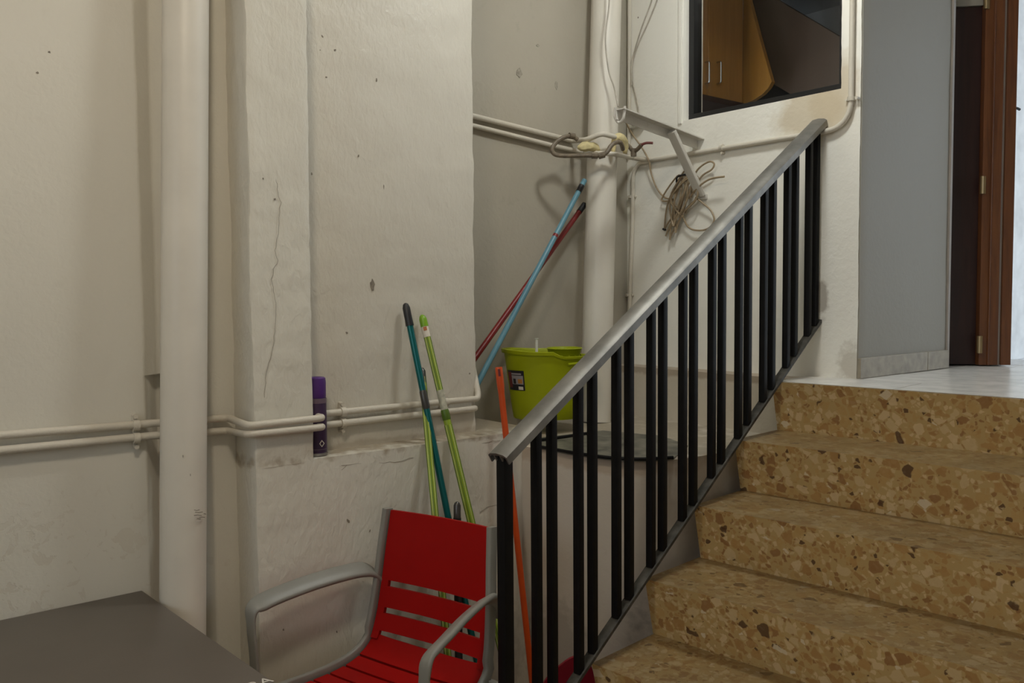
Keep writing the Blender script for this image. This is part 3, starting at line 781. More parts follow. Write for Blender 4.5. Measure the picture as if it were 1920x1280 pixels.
# small surface socket
s0 = on(1188, 232, 1, YD)
sb = thing('wall_socket', 'small cream surface socket below the steel bracket', 'socket', (s0.x, YD, s0.z))
c0_, c1_ = on(1180, 241, 1, YD-.03), on(1203, 222, 1, YD-.03)
MB().box((c0_.x, YD-.032, c0_.z), (c1_.x, YD+.001, c1_.z)).build('casing', 'white_plastic', sb, bevel=.004)
MB().tube([((c0_.x*.62+c1_.x*.38), YD-.036, (c0_.z+c1_.z)/2), ((c0_.x*.62+c1_.x*.38), YD-.030, (c0_.z+c1_.z)/2)], .011, 14).build('knob', 'pale_cord', sb)

# steel bracket sticking out of the back wall
ba = on(1314, 262, 1, YD); bf = on(1163, 204, 2, ba.z+.045)
br = thing('wall_bracket', 'white painted steel angle bracket with a brace carrying a coil of flex', 'bracket', tuple(ba))
dirb = (bf-ba).normalized(); sdb = dirb.cross(Vector((0, 0, 1))).normalized()
if sdb.x > 0: sdb = -sdb
arm = MB()
arm.obox((ba+bf)/2, (dirb, sdb, sdb.cross(dirb)), ((bf-ba).length/2, .018, .0022))
arm.obox((ba+bf)/2 + sdb*.018 + Vector((0, 0, -.016)), (dirb, sdb, sdb.cross(dirb)), ((bf-ba).length/2, .0022, .019))
arm.build('arm', 'steel_white', br, smooth=0)
bt = on(1273, 247, 2, ba.z+.0); 
k = ((bt-ba).dot(dirb)); bt = ba + dirb*k + Vector((0, 0, -.012))
bb = on(1314, 366, 1, YD-.02)
MB().sweep([bt, (bt+bb)/2, bb], .040, .022, side=sdb, rnd=.8).build('brace', 'steel_white', br)
MB().obox(bb+Vector((.004, .012, -.006)), ((1, 0, 0), (0, 1, 0), (0, 0, 1)), (.016, .009, .010)).build('foot_plate', 'steel_white', br, bevel=.003)
hk = bf + dirb*(-.012)
MB().tube(smoothpath([hk+sdb*.030+Vector((0, 0, .012)), hk+sdb*.034+Vector((0, 0, -.018)), hk+sdb*.016+Vector((0, 0, -.044)), hk-sdb*.004+Vector((0, 0, -.034)), hk-sdb*.010+Vector((0, 0, -.004)), hk-sdb*.012+Vector((0, 0, .010))], 5), .0058, 8).build('hook', 'steel_white', br)

# coil of flex hanging on the brace
fx = thing('coiled_flex', 'beige brown flex coiled in a loose bundle hanging from the bracket brace', 'cable', tuple(on(1262, 440, 1, YD)))
def dp(x, y, o): return on(x, y, 1, YD-o)
lead = [dp(1172, 226, .10), dp(1186, 252, .05), dp(1203, 276, .035), dp(1216, 300, .030), dp(1221, 325, .02), dp(1231, 352, .012), dp(1246, 370, .012), dp(1263, 374, .02)]
coil = []
rr = random.Random(3)
top = [(1270, 330), (1282, 322), (1290, 326), (1298, 326), (1288, 336), (1276, 335), (1303, 330), (1280, 330)]
bot = [(1246, 430), (1256, 445), (1266, 432), (1278, 405), (1262, 422), (1250, 438), (1284, 398), (1258, 425)]
o_ = .02
for i, ((tx, ty), (bx, by)) in enumerate(zip(top, bot)):
    o1 = .018 + .006*(i % 5)
    coil += [dp((tx+bx)/2-14+rr.uniform(-7, 7), (ty+by)/2-6, o1), dp(tx, ty, o1+.004), dp(tx+8, ty+12, o1+.008), dp((tx+bx)/2+13+rr.uniform(-8, 8), (ty+by)/2+6, o1+.008), dp(bx+4, by-8, o1), dp(bx, by, o1)]
tail = [dp(1275, 400, .03), dp(1290, 425, .02), dp(1308, 432, .02), dp(1328, 428, .02), dp(1339, 413, .02), dp(1333, 395, .02), dp(1318, 381, .025), dp(1304, 370, .03)]
MB().tube(smoothpath(lead+coil+tail, 5), .0038, 7).build('coil', 'cord', fx)
lp = [dp(1304, 345, .04), dp(1318, 328, .03), dp(1334, 318, .03), dp(1339, 307, .03), dp(1330, 303, .03), dp(1314, 312, .03), dp(1303, 326, .03), dp(1299, 345, .03), dp(1296, 370, .03)]
MB().tube(smoothpath(lp, 5), .0038, 7).build('loop', 'cord', fx)
st = [dp(1292, 372, .04), dp(1308, 352, .05), dp(1326, 338, .05), dp(1342, 333, .05), dp(1358, 331, .05)]
MB().tube(smoothpath(st, 5), .0042, 7).build('plug_end', 'cord', fx)
MB().tube(smoothpath([dp(1269, 342, .03), dp(1269, 333, .035), dp(1276, 329, .04), dp(1290, 326, .04), dp(1300, 322, .04)], 4), .0042, 7).build('binding', 'black_rubber', fx)
MB().tube([dp(1248, 431, .028), dp(1243, 429, .028)], .0045, 7).build('end_cap', 'black_rubber', fx)

# ------------------------------------------------------------------ grey table
ZT = .702
tc_ = on(265, 1105, 2, ZT)
ty = tc_.y; tx0 = XA+.004
yl = -.95; tx1 = on(522, 1283, 2, ZT).x
tab = thing('table', 'square grey brown table pushed against the left wall', 'table', ((tx0+tx1)/2, (ty+yl)/2, 0))
MB().prism([(tx0, yl, ZT-.028), (tx1+.10, yl, ZT-.028), (on(522, 1283, 2, ZT).x+.10, on(522, 1283, 2, ZT).y+.004, ZT-.028), (tx0, ty, ZT-.028)], (0, 0, .028)).build('tabletop', 'table', tab, bevel=.004)
for x in (tx0+.06, tx1+.03):
    for y in (yl+.06, ty-.07):
        MB().sweep([(x, y, 0), (x, y, .35), (x, y, ZT-.027)], .035, .035, side=(1, 0, 0)).build('leg', 'table_leg', tab)
MB().box((tx0+.05, yl+.05, ZT-.07), (tx1+.04, yl+.075, ZT-.029)).build('apron', 'table_leg', tab)
MB().box((tx0+.05, ty-.085, ZT-.07), (tx1+.04, ty-.06, ZT-.029)).build('apron', 'table_leg', tab)
tcur = bpy.data.curves.new('letters', 'FONT'); tcur.body = 'BRA'; tcur.size = .040; tcur.align_x = 'RIGHT'; tcur.extrude = .0004
tob = bpy.data.objects.new('tmp', tcur); COL.objects.link(tob)
bpy.context.view_layer.update()
me = bpy.data.meshes.new_from_object(tob.evaluated_get(bpy.context.evaluated_depsgraph_get()))
bpy.data.objects.remove(tob)
pe = on(507, 1271, 2, ZT)
le = bpy.data.objects.new('lettering', me); COL.objects.link(le); le.parent = tab
me.materials.append(M['letter'])
le.rotation_euler = (0, 0, math.radians(92))
le.location = Vector((pe.x+.020, pe.y, ZT+.0008)) - wloc(tab)
le['label'] = 'white block letters at the table edge'

# ------------------------------------------------------------------ red armchair
CS = Vector((.961, .276, 0)).normalized(); CF = Vector((.276, -.961, 0)).normalized(); CO = Vector((-2.030, 1.340, 0))
chair = thing('armchair', 'red plastic slatted armchair with a grey frame in front of the mops', 'chair', tuple(CO))
def cp(a, b, z): return CO + CS*a + CF*b + Vector((0, 0, z))
prof = [(.44, .430), (.40, .448), (.33, .447), (.25, .440), (.17, .436), (.10, .440), (.05, .455), (.018, .482), (.0, .520), (-.012, .565), (-.022, .62), (-.032, .69), (-.041, .76), (-.050, .82), (-.055, .858)]
pp = smoothpath([(b, z, 0) for b, z in prof], 10)
cum = [0]
for i in range(1, len(pp)): cum.append(cum[-1]+(pp[i]-pp[i-1]).length)
LT = cum[-1]
def shell(s):
    s = max(0, min(LT, s))
    for i in range(1, len(cum)):
        if cum[i] >= s:
            t = (s-cum[i-1])/max(1e-9, cum[i]-cum[i-1]); p = pp[i-1].lerp(pp[i], t); d = (pp[i]-pp[i-1]).normalized(); return p.x, p.y, d
    return pp[-1].x, pp[-1].y, (pp[-1]-pp[-2]).normalized()
def halfw(s):
    f = s/LT
    return .218 - .010*max(0, f-.45)/.55*3.2
def s_of_z(z):
    for i in range(len(pp)-1, 0, -1):
        if pp[i-1].y <= z <= pp[i].y and pp[i].x < .03: return cum[i-1]+(cum[i]-cum[i-1])*(z-pp[i-1].y)/(pp[i].y-pp[i-1].y)
    return 0
def panel(s0, s1, name, inset=0, par=chair, th=.012, nu=14):
    ns = max(2, int((s1-s0)/.016)+1); mb = MB(); rings = []
    for i in range(ns+1):
        s = s0+(s1-s0)*i/ns; b, z, d = shell(s); hw = halfw(s)-inset
        nv = Vector((-d.y, d.x, 0))       # in (b,z) plane
        if nv.y < 0 and d.x < -.5: nv = -nv
        fr, bk_ = [], []
        for k in range(nu+1):
            u = -1+2*k/nu; dish = .012*(u*u)*(1 if z > .5 else .35)   # sides curl towards the sitter
            fr.append(cp(hw*u, b + (dish if z > .5 else 0), z + (dish if z <= .5 else 0)))
            bk_.append(fr[-1] + (CF*(d.y) + Vector((0, 0, -d.x)))*(-th if d.y > .3 else -th))
        rings.append(fr+bk_[::-1])
    # orient thickness: below the seat, behind the back
    rings2 = []
    for i, rg in enumerate(rings):
        s = s0+(s1-s0)*i/ns; b, z, d = shell(s)
        n2 = CF*d.y + Vector((0, 0, -d.x))
        if n2.z < 0: n2 = -n2
        h = len(rg)//2
        fr = rg[:h]; rings2.append(fr + [p - n2*th for p in reversed(fr)])
    return mb.loft(rings2).build(name, 'red', par, smooth=40, bevel=0)
zs = [.858, .655, .637, .588, .570, .518, .500]
panel(s_of_z(.655), LT, 'backrest', .006)
panel(s_of_z(.577), s_of_z(.636), 'slat', .006); panel(s_of_z(.512), s_of_z(.560), 'slat', .006)
panel(s_of_z(.497)-.075, s_of_z(.495), 'slat', .006)
# bridges that join the slats at the sides
for sg in (-1, 1):
    mb = MB(); rings = []
    for i in range(15):
        s = s_of_z(.49)+(s_of_z(.67)-s_of_z(.49))*i/14; b, z, d = shell(s); hw = halfw(s)-.006
        rings.append([cp(sg*(hw-x), b+.012*((hw-x)/hw)**2+o, z) for x, o in ((0, -.0005), (.024, -.0005), (.024, -.0125), (0, -.0125))])
    mb.loft(rings).build('side_bridge', 'red', chair)
s = s_of_z(.497)-.083; k = 0
while s > .03:
    w = .052
    panel(max(.0, s-w), s, 'slat', .010); s -= w+.009
for sg in (-1, 1):   # bearer under the seat slats
    mb = MB(); rings = []
    for i in range(15):
        s_ = .01+(s_of_z(.50)-.02)*i/14; b, z, d = shell(s_)
        rings.append([cp(sg*x, b, z-.0125-o) for x, o in ((.10, 0), (.13, 0), (.13, .012), (.10, .012))])
    mb.loft(rings).build('bearer', 'red', chair)
# grey frame
for sg in (-1, 1):
    path, sc = [], []
    for i in range(34):
        s_ = LT*i/33; b, z, d = shell(s_); hw = halfw(s_)
        zz = z+.004; bb_ = b
        if z > .5: bb_ = b+.012
        path.append(cp(sg*(hw+.006), bb_, zz))
    MB().sweep(path, .017, .034, side=CS, rnd=.6).build('side_rail', 'grey_plastic', chair, smooth=50)
    # arm: leaves the back rail, runs forward in a gentle arch and turns down into the front leg
    ap = [(.205, -.040, .615), (.212, -.022, .655), (.222, .010, .683), (.236, .06, .692), (.262, .17, .690), (.286, .27, .680), (.298, .335, .670), (.305, .368, .656), (.302, .374, .60), (.293, .374, .50), (.283, .385, .30), (.278, .395, .0)]
    pts = smoothpath([cp(sg*a, b, z) for a, b, z in ap], 6)
    n = len(pts)
    scl = [.6 + .45*min(1, i/14) if i < n*.55 else max(.62, 1.05-3.2*(i/n-.55)) for i in range(n)]
    tilt = math.radians(33)
    MB().sweep(pts, .050, .016, side=CS*(sg*math.cos(tilt))+Vector((0, 0, math.sin(tilt))), rnd=.8, scale=scl).build('arm', 'grey_plastic', chair, smooth=60)
    rl = smoothpath([cp(sg*.212, .03, .455), cp(sg*.225, -.015, .42), cp(sg*.235, -.05, .30), cp(sg*.245, -.10, .0)], 6)
    MB().sweep(rl, .045, .038, side=CS, rnd=.8).build('rear_leg', 'grey_plastic', chair, smooth=60)
    # web filling the corner between arm and back rail
MB().sweep([cp(-.22, .36, .415), cp(0, .36, .41), cp(.22, .36, .415)], .03, .02, side=CF).build('front_rail', 'grey_plastic', chair)
MB().sweep([cp(-.222, .0, .42), cp(0, .0, .42), cp(.222, .0, .42)], .03, .02, side=CF).build('rear_rail', 'grey_plastic', chair)

# ------------------------------------------------------------------ long handles behind the chair
def line_to(p, q, z):
    t = (z-p.z)/(q.z-p.z); return p+(q-p)*t
def handle(mb, a, b, r, n=14): return mb.tube([a+(b-a)*i/6 for i in range(7)], r, n)
def stripes(root, a, b, r, seg):
    d = (b-a).normalized(); u = Vector((1, 0, 0)); u = (u-d*u.dot(d)).normalized(); v = d.cross(u)
    for k in range(10):
        an = k*2*PI/10
        o = (u*math.cos(an)+v*math.sin(an))*r
        MB().tube([a+o, b+o], .0014, 5).build('stripe', 'green_line' if k % 2 == 0 else 'green_dark', root)
# teal broom
ta = on(760, 568, 0, XB+.020); tb = on(868, 1108, 0, XP+.125)
tf = line_to(ta, tb, .10)
bm_ = thing('broom', 'teal broom handle with a black tip leaning on the rough wall', 'broom', (tf.x, tf.y, 0))
d = (tf-ta).normalized()
g1 = ta + d*.075
handle(MB(), g1-d*.01, tf, .0105).build('handle', 'teal', bm_)
MB().tube([ta, ta+d*.004, ta+d*.016, ta+d*.055, g1], .012, 16, [.003, .0085, .0125, .0125, .0135]).build('grip', 'black_rubber', bm_)
tk = on(797, 745, 0, XB+.05); 
jm = line_to(ta, tb, on(797, 745, 0, XB+.045).z)
MB().tube([jm-d*.03, jm-d*.025, jm+d*.025, jm+d*.03], .0125, 14, [.0108, .0122, .0122, .0108]).build('scuffed_sleeve', 'dark_grip', bm_)
MB().obox(tf+Vector((.0, .0, -.02)), ((0, 1, 0), (1, 0, 0), (0, 0, 1)), (.05, .022, .022)).build('brush_block', 'black_rubber', bm_, bevel=.006)
MB().obox(tf+Vector((.0, .0, -.069)), ((0, 1, 0), (1, 0, 0), (0, 0, 1)), (.055, .026, .030)).build('bristles', 'dark_grip', bm_, bevel=.004)
# green mop (front one, right)
ga = on(791, 590, 0, XB+.022); gb = on(934, 1190, 0, XP+.175)
gf = line_to(ga, gb, .13)
d = (gf-ga).normalized()
mp_ = thing('mop', 'striped lime green mop handle with a white sticker below its green cap', 'mop', (gf.x, gf.y, 0))
L1 = line_to(ga, gb, on(842, 775, 0, XB+.07).z)
handle(MB(), ga+d*.04, L1, .0105).build('handle', 'green_tube', mp_)
stripes(mp_, ga+d*.065, L1, .0103, 0)
handle(MB(), L1, gf, .0122).build('lower_handle', 'green_tube', mp_)
stripes(mp_, L1+d*.03, gf, .0120, 0)
MB().tube([ga, ga+d*.005, ga+d*.014, ga+d*.040], .013, 16, [.004, .0095, .0128, .0132]).build('cap', 'green_cap', mp_)
stk = MB().tube([ga+d*.036, ga+d*.075], .0122, 16).build('sticker', 'sticker', mp_)
u = (EYE-ga); u = (u-d*u.dot(d)).normalized(); sd_ = d.cross(u)
MB().obox(ga+d*.048+u*.0118, (sd_, d, u), (.0055, .006, .0012)).build('print', 'sticker_mark', stk)
MB().tube([L1-d*.085, L1-d*.02], .0122, 16).build('sleeve', 'clear_sleeve', mp_)
MB().tube([L1-d*.02, L1-d*.014, L1+d*.01, L1+d*.014], .0135, 16, [.0125, .0138, .0138, .0125]).build('collar', 'green_dark', mp_)
MB().lathe((gf.x, gf.y, 0), [(.02, .16), (.035, .15), (.042, .10), (.05, .06), (.055, .02), (.05, .001)], 18).build('mop_head', 'white_plastic', mp_)
# second green mop (behind the broom)
ga = on(791, 690, 0, XP-.062); gb = on(837, 1200, 0, XP+.215); gf = line_to(ga, gb, .13)
d = (gf-ga).normalized()
m2 = thing('mop', 'striped lime green mop handle half hidden behind the teal broom', 'mop', (gf.x, gf.y, 0))
handle(MB(), ga+d*.02, gf, .0105).build('handle', 'green_tube', m2)
stripes(m2, ga+d*.03, gf, .0103, 0)
MB().tube([ga, ga+d*.01, ga+d*.05], .011, 14, [.006, .0112, .0112]).build('hook_cap', 'dark_grip', m2)
MB().lathe((gf.x, gf.y, 0), [(.02, .16), (.035, .15), (.040, .10), (.05, .06), (.06, .02), (.05, .001)], 18, ell=(.8, 1)).build('mop_head', 'white_plastic', m2)
# short dark handle
ha = on(857, 940, 0, XP+.10); hb = on(860, 1215, 0, XP+.14); hf = line_to(ha, hb, .02)
d = (hf-ha).normalized()
sh = thing('scrubbing_brush', 'short dark handled brush whose grey tip shows above the red chair back', 'brush', (hf.x, hf.y, 0))
MB().tube([ha, ha+d*.004, ha+d*.012, ha+d*.05], .0115, 14, [.003, .008, .0112, .0115]).build('tip', 'dark_grip', sh)
handle(MB(), ha+d*.05, hf, .0125).build('handle', 'black_rubber', sh)
MB().obox(hf+Vector((0, 0, .012)), ((0, 1, 0), (1, 0, 0), (0, 0, 1)), (.045, .025, .03)).build('brush_block', 'black_rubber', sh, bevel=.005)

# long handled dustpan, orange handle and crimson pan
oa = on(935, 688, 0, XP+.035); ob = on(998, 1280, 0, XP+.13)
of = line_to(oa, ob, .05)
dpn = thing('dustpan', 'crimson dustpan with a tall orange red handle behind the newel post', 'dustpan', (of.x, of.y, 0))
d = (of-oa).normalized()
handle(MB(), oa+d*.055, of, .0105).build('handle', 'orange', dpn)
MB().tube([oa, oa+d*.004, oa+d*.06, oa+d*.09], .0125, 14, [.0115, .0125, .0125, .0105]).build('grip', 'orange', dpn)
u = (EYE-oa); u = (u-d*u.dot(d)).normalized()
MB().obox(oa+d*.018+u*.0108, (d.cross(u), d, u), (.004, .012, .0025)).build('hanging_slot', 'label_red', dpn)
pc = [at(x, y, 2.70) for x, y in ((1006, 1300), (1022, 1276), (1045, 1252), (1075, 1232), (1098, 1236), (1110, 1252), (1116, 1280))]
pc = [Vector((p.x, p.y, p.z)) for p in pc]
cz = pc[0].z
pt = [pc[0]] + pc[1:]
inner = smoothpath(pt, 4)
zl = .012
pan = MB()
back = inner
lowp = [Vector((p.x, p.y, zl)) for p in back]
nb_ = Vector((.775, -.63, 0))
pan.loft([back, lowp], cap=False, closed=False)
pan2 = MB()
poly = back + [Vector((back[-1].x, back[-1].y, zl)), Vector((back[0].x, back[0].y, zl))]
pan2.prism(poly, Vector((-.775, .63, 0))*.012)
pan2.build('back_plate', 'crimson', dpn)
fl_ = [Vector((back[0].x, back[0].y, .003)), Vector((back[-1].x, back[-1].y, .003))]
pf = [fl_[0], fl_[1], fl_[1]+nb_*.16, fl_[0]+nb_*.16]
MB().prism(pf, (0, 0, .008)).build('pan_floor', 'crimson', dpn)
for p in fl_:
    MB().prism([p, p+nb_*.16, p+nb_*.16+Vector((0, 0, .02)), p+Vector((0, 0, .12))], RGT*.006).build('pan_side', 'crimson', dpn)

# blue and red handles in the alcove
for nm, lab, mat, p_top, p_bot, off in (('pole', 'sky blue pole leaning across the alcove above the bucket', 'blue_tube', (1096, 338), (899, 712), .16),
                                        ('pole', 'dark red pole leaning across the alcove behind the blue one', 'red_tube', (1096, 383), (890, 672), .10)):
    a_, b_ = on(*p_top, 0, XC+off-.05), on(*p_bot, 0, XC+off+.04)
    ft = line_to(a_, b_, ZS+.004)
    d = (ft-a_).normalized()
    t = thing(nm, lab, 'pole', tuple(ft))
    handle(MB(), a_+d*.01, ft, .0108).build('tube', mat, t)
    if mat == 'blue_tube':
        MB().tube([a_, a_+d*.012], .0108, 14).build('end_cap', mat, t)
        MB().tube([a_+d*.030, a_+d*.065], .0122, 14).build('band', 'black_rubber', t)
        q = line_to(a_, b_, on(1040, 442, 0, XC+off-.02).z)
        MB().tube([q-d*.007, q+d*.007], .0113, 12).build('scuffed_print', 'red_tube', t)
    else:
        MB().tube([a_-d*.004, a_, a_+d*.05], .0122, 14, [.006, .012, .0125]).build('grip', 'black_rubber', t)

# ------------------------------------------------------------------ mop bucket
BC = Vector((-2.500, 2.200, ZS-.001))
BC.z = ZS-.003
bk_ = thing('mop_bucket', 'lime green plastic mop bucket with a wringer on the alcove shelf', 'bucket', tuple(BC))
brot = math.atan2(RGT.y, RGT.x)
H_B = .257
outp = [(.112, 0), (.116, .004), (.124, .06), (.136, .16), (.146, .235), (.148, H_B-.012), (.156, H_B-.012), (.158, H_B), (.150, H_B+.002), (.143, H_B-.006), (.140, .235), (.130, .15), (.112, .02), (.05, .012), (.001, .012)]
mb = MB().lathe(BC, outp, 48, ell=(1.09, .80), rot=brot, close=False)
mb.lathe(BC+Vector((0, 0, 0)), [(.001, .0), (.112, .0)], 48, ell=(1.09, .80), rot=brot, close=False)
ux, uy = Vector((math.cos(brot), math.sin(brot), 0)), Vector((-math.sin(brot), math.cos(brot), 0))
for v in mb.v:      # raised pouring lip on the left, dip where the wringer sits
    a = (v-BC).dot(ux)/.155
    if v.z > BC.z+.2: v.z += (.012*max(0, -a-.3) + (-.020 if a > .35 else -.020*max(0, (a-.15)/.2)))*((v.z-BC.z-.2)/.062)
mb.build('body', 'lime', bk_, smooth=50)
wc = BC + ux*.070 + Vector((0, 0, H_B-.036))
wr = MB().lathe(wc, [(.020, -.09), (.045, -.085), (.062, .015), (.068, .040), (.074, .044), (.070, .047), (.062, .040), (.04, -.07), (.001, -.075)], 28, ell=(.95, 1.0), rot=brot, close=False).build('wringer', 'lime_dark', bk_, smooth=50)
for k in range(14):
    a = 2*PI*k/14
    pth = [wc+ux*(math.cos(a)*r_*.95)+uy*(math.sin(a)*r_)+Vector((0, 0, z)) for r_, z in ((.064, .020), (.050, -.06))]
    MB().tube(pth, .004, 6).build('rib', 'lime_dark', wr)
hl = [BC + ux*(.152*math.cos(t)*1.04)*1.0 - uy*(.152*.82*math.sin(t)+.006) + Vector((0, 0, H_B-.035-.012*math.sin(t))) for t in [(.02+.32*i/10)*PI for i in range(11)]]
MB().tube(hl, .0055, 8).build('carry_handle', 'lime_dark', bk_)
MB().tube([BC+ux*.155+Vector((0, 0, H_B-.03)), BC+ux*.170+Vector((0, 0, H_B-.03))], .008, 10).build('pivot', 'white_plastic', bk_)
# printed label wrapped on the front left
def bp(ang, z, r_off=.0012):
    zz = z; r = .116 + (.148-.116)*(zz/.245) + r_off
    return BC + ux*(r*1.09*math.cos(ang)) + uy*(r*.80*math.sin(ang)) + Vector((0, 0, zz))
def patch(a0, a1, z0, z1, mat, name, par, off):
    n = 8; mb = MB(); rings = []
    for i in range(n+1):
        a = a0+(a1-a0)*i/n
        rings.append([bp(a, z0, off), bp(a, z1, off), bp(a, z1, off-.0012), bp(a, z0, off-.0012)])
    return mb.loft(rings).build(name, mat, par, smooth=50)
A0, A1 = PI+.30, PI+.96
lb = patch(A0, A1, .112, .187, 'label_black', 'label', bk_, .0016)
patch(A0+.02, A0+.20, .122, .180, 'label_red', 'label_panel', lb, .0022)
patch(A0+.22, A1-.03, .135, .168, 'label_grey', 'label_panel', lb, .0022)
patch(A0+.22, A1-.08, .171, .177, 'label_grey', 'label_title', lb, .0022)
patch(A0+.46, A0+.60, .139, .155, 'label_orange', 'label_badge', lb, .0028)
patch(A0+.28, A0+.38, .137, .156, 'label_black', 'label_emblem', lb, .0028)
patch(A0+.46, A1-.05, .115, .127, 'sticker', 'label_code', lb, .0028)
rp0 = at(1006, 634, (BC-EYE).dot(FWD)-.02)
rod = MB().tube([Vector((rp0.x, rp0.y, BC.z+.014)), rp0-Vector((0, 0, .004)), rp0-Vector((0, 0, .002)), rp0], .0055, 10, [.0055, .0055, .0085, .0085])
tag(rod.build('plastic_rod', 'white_plastic', base=(rp0.x, rp0.y, BC.z+.014)), 'thin white plastic rod standing up inside the green bucket', 'rod')

# ------------------------------------------------------------------ spray can
sp = Vector((XP-.050, on(597, 850, 0, XP-.045).y, ZS-.002))
can = thing('spray_can', 'purple spray can with a violet cap squeezed behind the two pipe ends', 'can', tuple(sp))
CR, CH = .0285, .232
MB().lathe(sp, [(.020, .0), (CR, .0), (CR+.001, .003), (CR, .008)], 28).build('base_rim', 'tin', can)
bd = MB().lathe(sp, [(CR-.001, .006), (CR, .012), (CR, .166), (CR-.001, .170)], 28).build('body', 'purple', can)
MB().lathe(sp, [(CR+.0006, .155), (CR+.0006, .169)], 28).build('pale_band', 'purple_pale', bd)
MB().lathe(sp, [(CR+.0006, .018), (CR+.0006, .020)], 28).build('pale_line', 'purple_pale', bd)
MB().lathe(sp, [(CR-.002, .169), (CR-.001, .172), (CR-.0005, .215), (CR-.002, .228), (CR-.006, .231), (.010, .229), (.001, .226)], 28).build('cap', 'purple_cap', can)
tw = (EYE-sp); tw.z = 0; tw = tw.normalized(); sdc = Vector((0, 0, 1)).cross(tw)
fc = (tw*.90+sdc*.43).normalized(); fs = Vector((0, 0, 1)).cross(fc)
cc = sp + fc*(CR+.0014) + Vector((0, 0, .037))
dm = MB()
for s_ in (1,):
    pts = [Vector((0, 0, .009)), fs*.007, Vector((0, 0, -.009)), -fs*.007]
    for q0, q1 in zip(pts, pts[1:]+pts[:1]):
        e = (q1-q0); dm.obox(cc+(q0+q1)/2, (e, fc, e.cross(fc)), (e.length/2+.0008, .0010, .0010))
dm.build('diamond_emblem', 'sticker', bd)

# ------------------------------------------------------------------ dark mat with a wire rim on the bench
f2 = smoothpath([on(x, y, 2, ZP+.012) for x, y in ((1002, 834), (1080, 848), (1150, 857), (1205, 859), (1262, 856))], 5)
f2 = [Vector((p.x, p.y, ZP+.003)) for p in f2]
bk2 = [on(x, y, 2, ZP+.003) for x, y in ((1290, 836), (1240, 818), (1130, 808), (1010, 822))]
ty_ = thing('drip_tray', 'dirty dark tray with a black rim on the rounded bench behind the balusters', 'tray', (f2[0].x, f2[0].y, ZP))
MB().prism([Vector((p.x, p.y, ZP+.001)) for p in f2+[Vector((q.x, q.y, ZP+.001)) for q in bk2]], (0, 0, .005)).build('mat', 'tray', ty_, smooth=0)
MB().tube([p+Vector((0, 0, .007)) for p in f2], .0055, 8).build('front_rim', 'black_paint', ty_)
e = [on(1000, 826, 2, ZP+.012), on(1120, 812, 2, ZP+.012)]
MB().tube([on(1001, 826, 2, ZP+.012), on(1060, 818, 2, ZP+.012), on(1118, 809, 2, ZP+.012)], .005, 8).build('rear_rim', 'black_paint', ty_)

# ------------------------------------------------------------------ wall wear
def chip(x, y, ax, val, w, h, par, name='chip', mat='chip', rot=0):
    p = on(x, y, ax, val); n = 9; s = .0013*1.15
    pts = []
    for k in range(n):
        a = 2*PI*k/n; r = 1+.35*R.uniform(-1, 1)
        du, dv = w*s/2*r*math.cos(a), h*s/2*r*math.sin(a)
        du, dv = du*math.cos(rot)-dv*math.sin(rot), du*math.sin(rot)+dv*math.cos(rot)
        pts.append(p + (Vector((0, du, dv)) if ax == 0 else Vector((du, 0, dv))))
    nrm_ = Vector((.0022, 0, 0)) if ax == 0 else Vector((0, -.0022, 0))
    MB().prism(pts, nrm_).build(name, mat, par, smooth=0)
for x, y, w, h, rot in ((698, 533, 9, 22, .1), (719, 350, 2.5, 10, 0), (672, 292, 3, 4, 0), (650, 624, 5, 5, 0), (604, 68, 6, 3, -.8), (628, 94, 4, 4, 0), (600, 94, 3, 2, 0), (706, 150, 3, 9, 0), (612, 145, 4, 3, 0), (880, 700, 4, 4, 0)):
    chip(x, y, 0, XB-.001, w, h, wall_recess, rot=rot)
for x, y, w, h, rot in ((493, 335, 3, 3, 0), (515, 373, 3, 3, 0), (584, 326, 3, 6, 0), (653, 977, 4, 10, .5), (693, 995, 2.5, 5, -.3), (531, 1180, 2.5, 4, 0), (631, 1184, 2.5, 4, 0)):
    chip(x, y, 0, XP-.0005, w, h, wall_pier if y < 850 else wall_sill, rot=rot)
for x, y, w, h, rot in ((92, 98, 4, 3, 0), (70, 137, 4, 4, 0), (138, 833, 3, 3, 0)):
    chip(x, y, 0, XA-.0005, w, h, wall_left, rot=rot)
for x, y, w, h in ((973, 138, 15, 20), (1043, 160, 8, 20), (1008, 85, 8, 6)):
    chip(x, y, 0, XC-.0008, w*1.25, h*1.25, wall_alcove, 'mark', 'mark')
chip(1197, 33, 1, YD+.0008, 4, 5, wall_back)
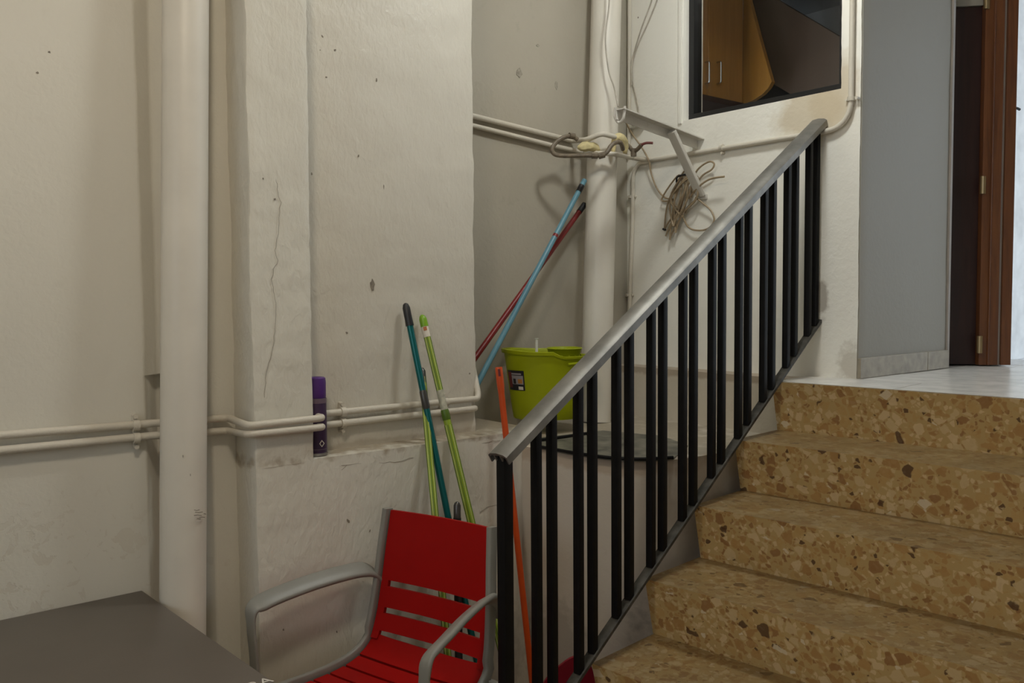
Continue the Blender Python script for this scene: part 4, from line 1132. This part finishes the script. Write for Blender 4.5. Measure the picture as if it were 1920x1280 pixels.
def crack(pts, ax, val, par, r=.0006, mat='crack'):
    q = [on(x, y, ax, val) for x, y in pts]
    out = []
    for i in range(len(q)-1):
        for k in range(5):
            p = q[i].lerp(q[i+1], k/5); out.append(p + Vector((0, noise.noise(p*70)*.004, noise.noise(p*70+Vector((4, 4, 4)))*.004)) if ax == 0 else p)
    out.append(q[-1])
    MB().tube(out, r, 5).build('crack', mat, par)
crack([(516, 325), (520, 350), (526, 380), (522, 430), (516, 470), (522, 487), (512, 505), (509, 525), (516, 560), (517, 600), (512, 650), (498, 700), (496, 745)], 0, XP+.0005, wall_pier)
crack([(640, 872), (690, 868), (740, 866), (775, 858)], 0, XP+.0008, wall_sill)
crack([(898, 833), (920, 828), (938, 825)], 0, XP+.0008, wall_sill)
crack([(900, 958), (915, 950), (938, 945)], 0, XP+.0008, wall_sill)
crack([(640, 882), (650, 872)], 0, XP+.0008, wall_sill)
# pencil scribble on the left drain pipe
crack([(316, 1010), (305, 1018), (302, 1040), (305, 1018), (303, 1030), (312, 1028)], 0, XA+.125, wall_left, .0009) if 0 else None

# ------------------------------------------------------------------ ceiling lamps
def ceiling_lamp(label, pos, r, power, col, drop):
    x, y, z = pos
    t = thing('ceiling_lamp', label, 'lamp', (x, y, z))
    MB().tube([(x, y, z+.06), (x, y, drop)], .008, 8).build('stem', 'lamp_body', t)
    MB().lathe((x, y, drop-.03), [(.05, .0), (.05, .029), (.001, .029)], 20).build('ceiling_rose', 'lamp_body', t)
    MB().lathe((x, y, z), [(r*1.02, .055), (r*1.02, .06), (.03, .085), (.001, .085)], 28).build('cover', 'lamp_body', t)
    prof = [(.001, -r*.55)] + [(r*math.sin(a), .05-(r*.6)*math.cos(a)*1.0) for a in [i*PI/2/8 for i in range(1, 9)]]
    area = 2*PI*r*r*.8
    rad = power/(PI*area)
    MB().lathe((x, y, z), prof, 28).build('globe', emit('lit opal glass '+label[:12], col, rad), t)
ceiling_lamp('warm round opal ceiling lamp hanging above the grey table', LAMP_POS, .13, LAMP_POWER, LAMP_COL, CEIL)
ceiling_lamp('cool white opal ceiling lamp hanging above the stairs', STAIR_FILL_POS, .12, STAIR_FILL_POWER, STAIR_FILL_COL, CEIL)
ceiling_lamp('small round opal lamp on the kitchen ceiling', (-2.0, 3.25, 3.16), .09, 3.2, (1, .86, .68), 3.32)  # out of view, added so the cabinets behind the window are lit
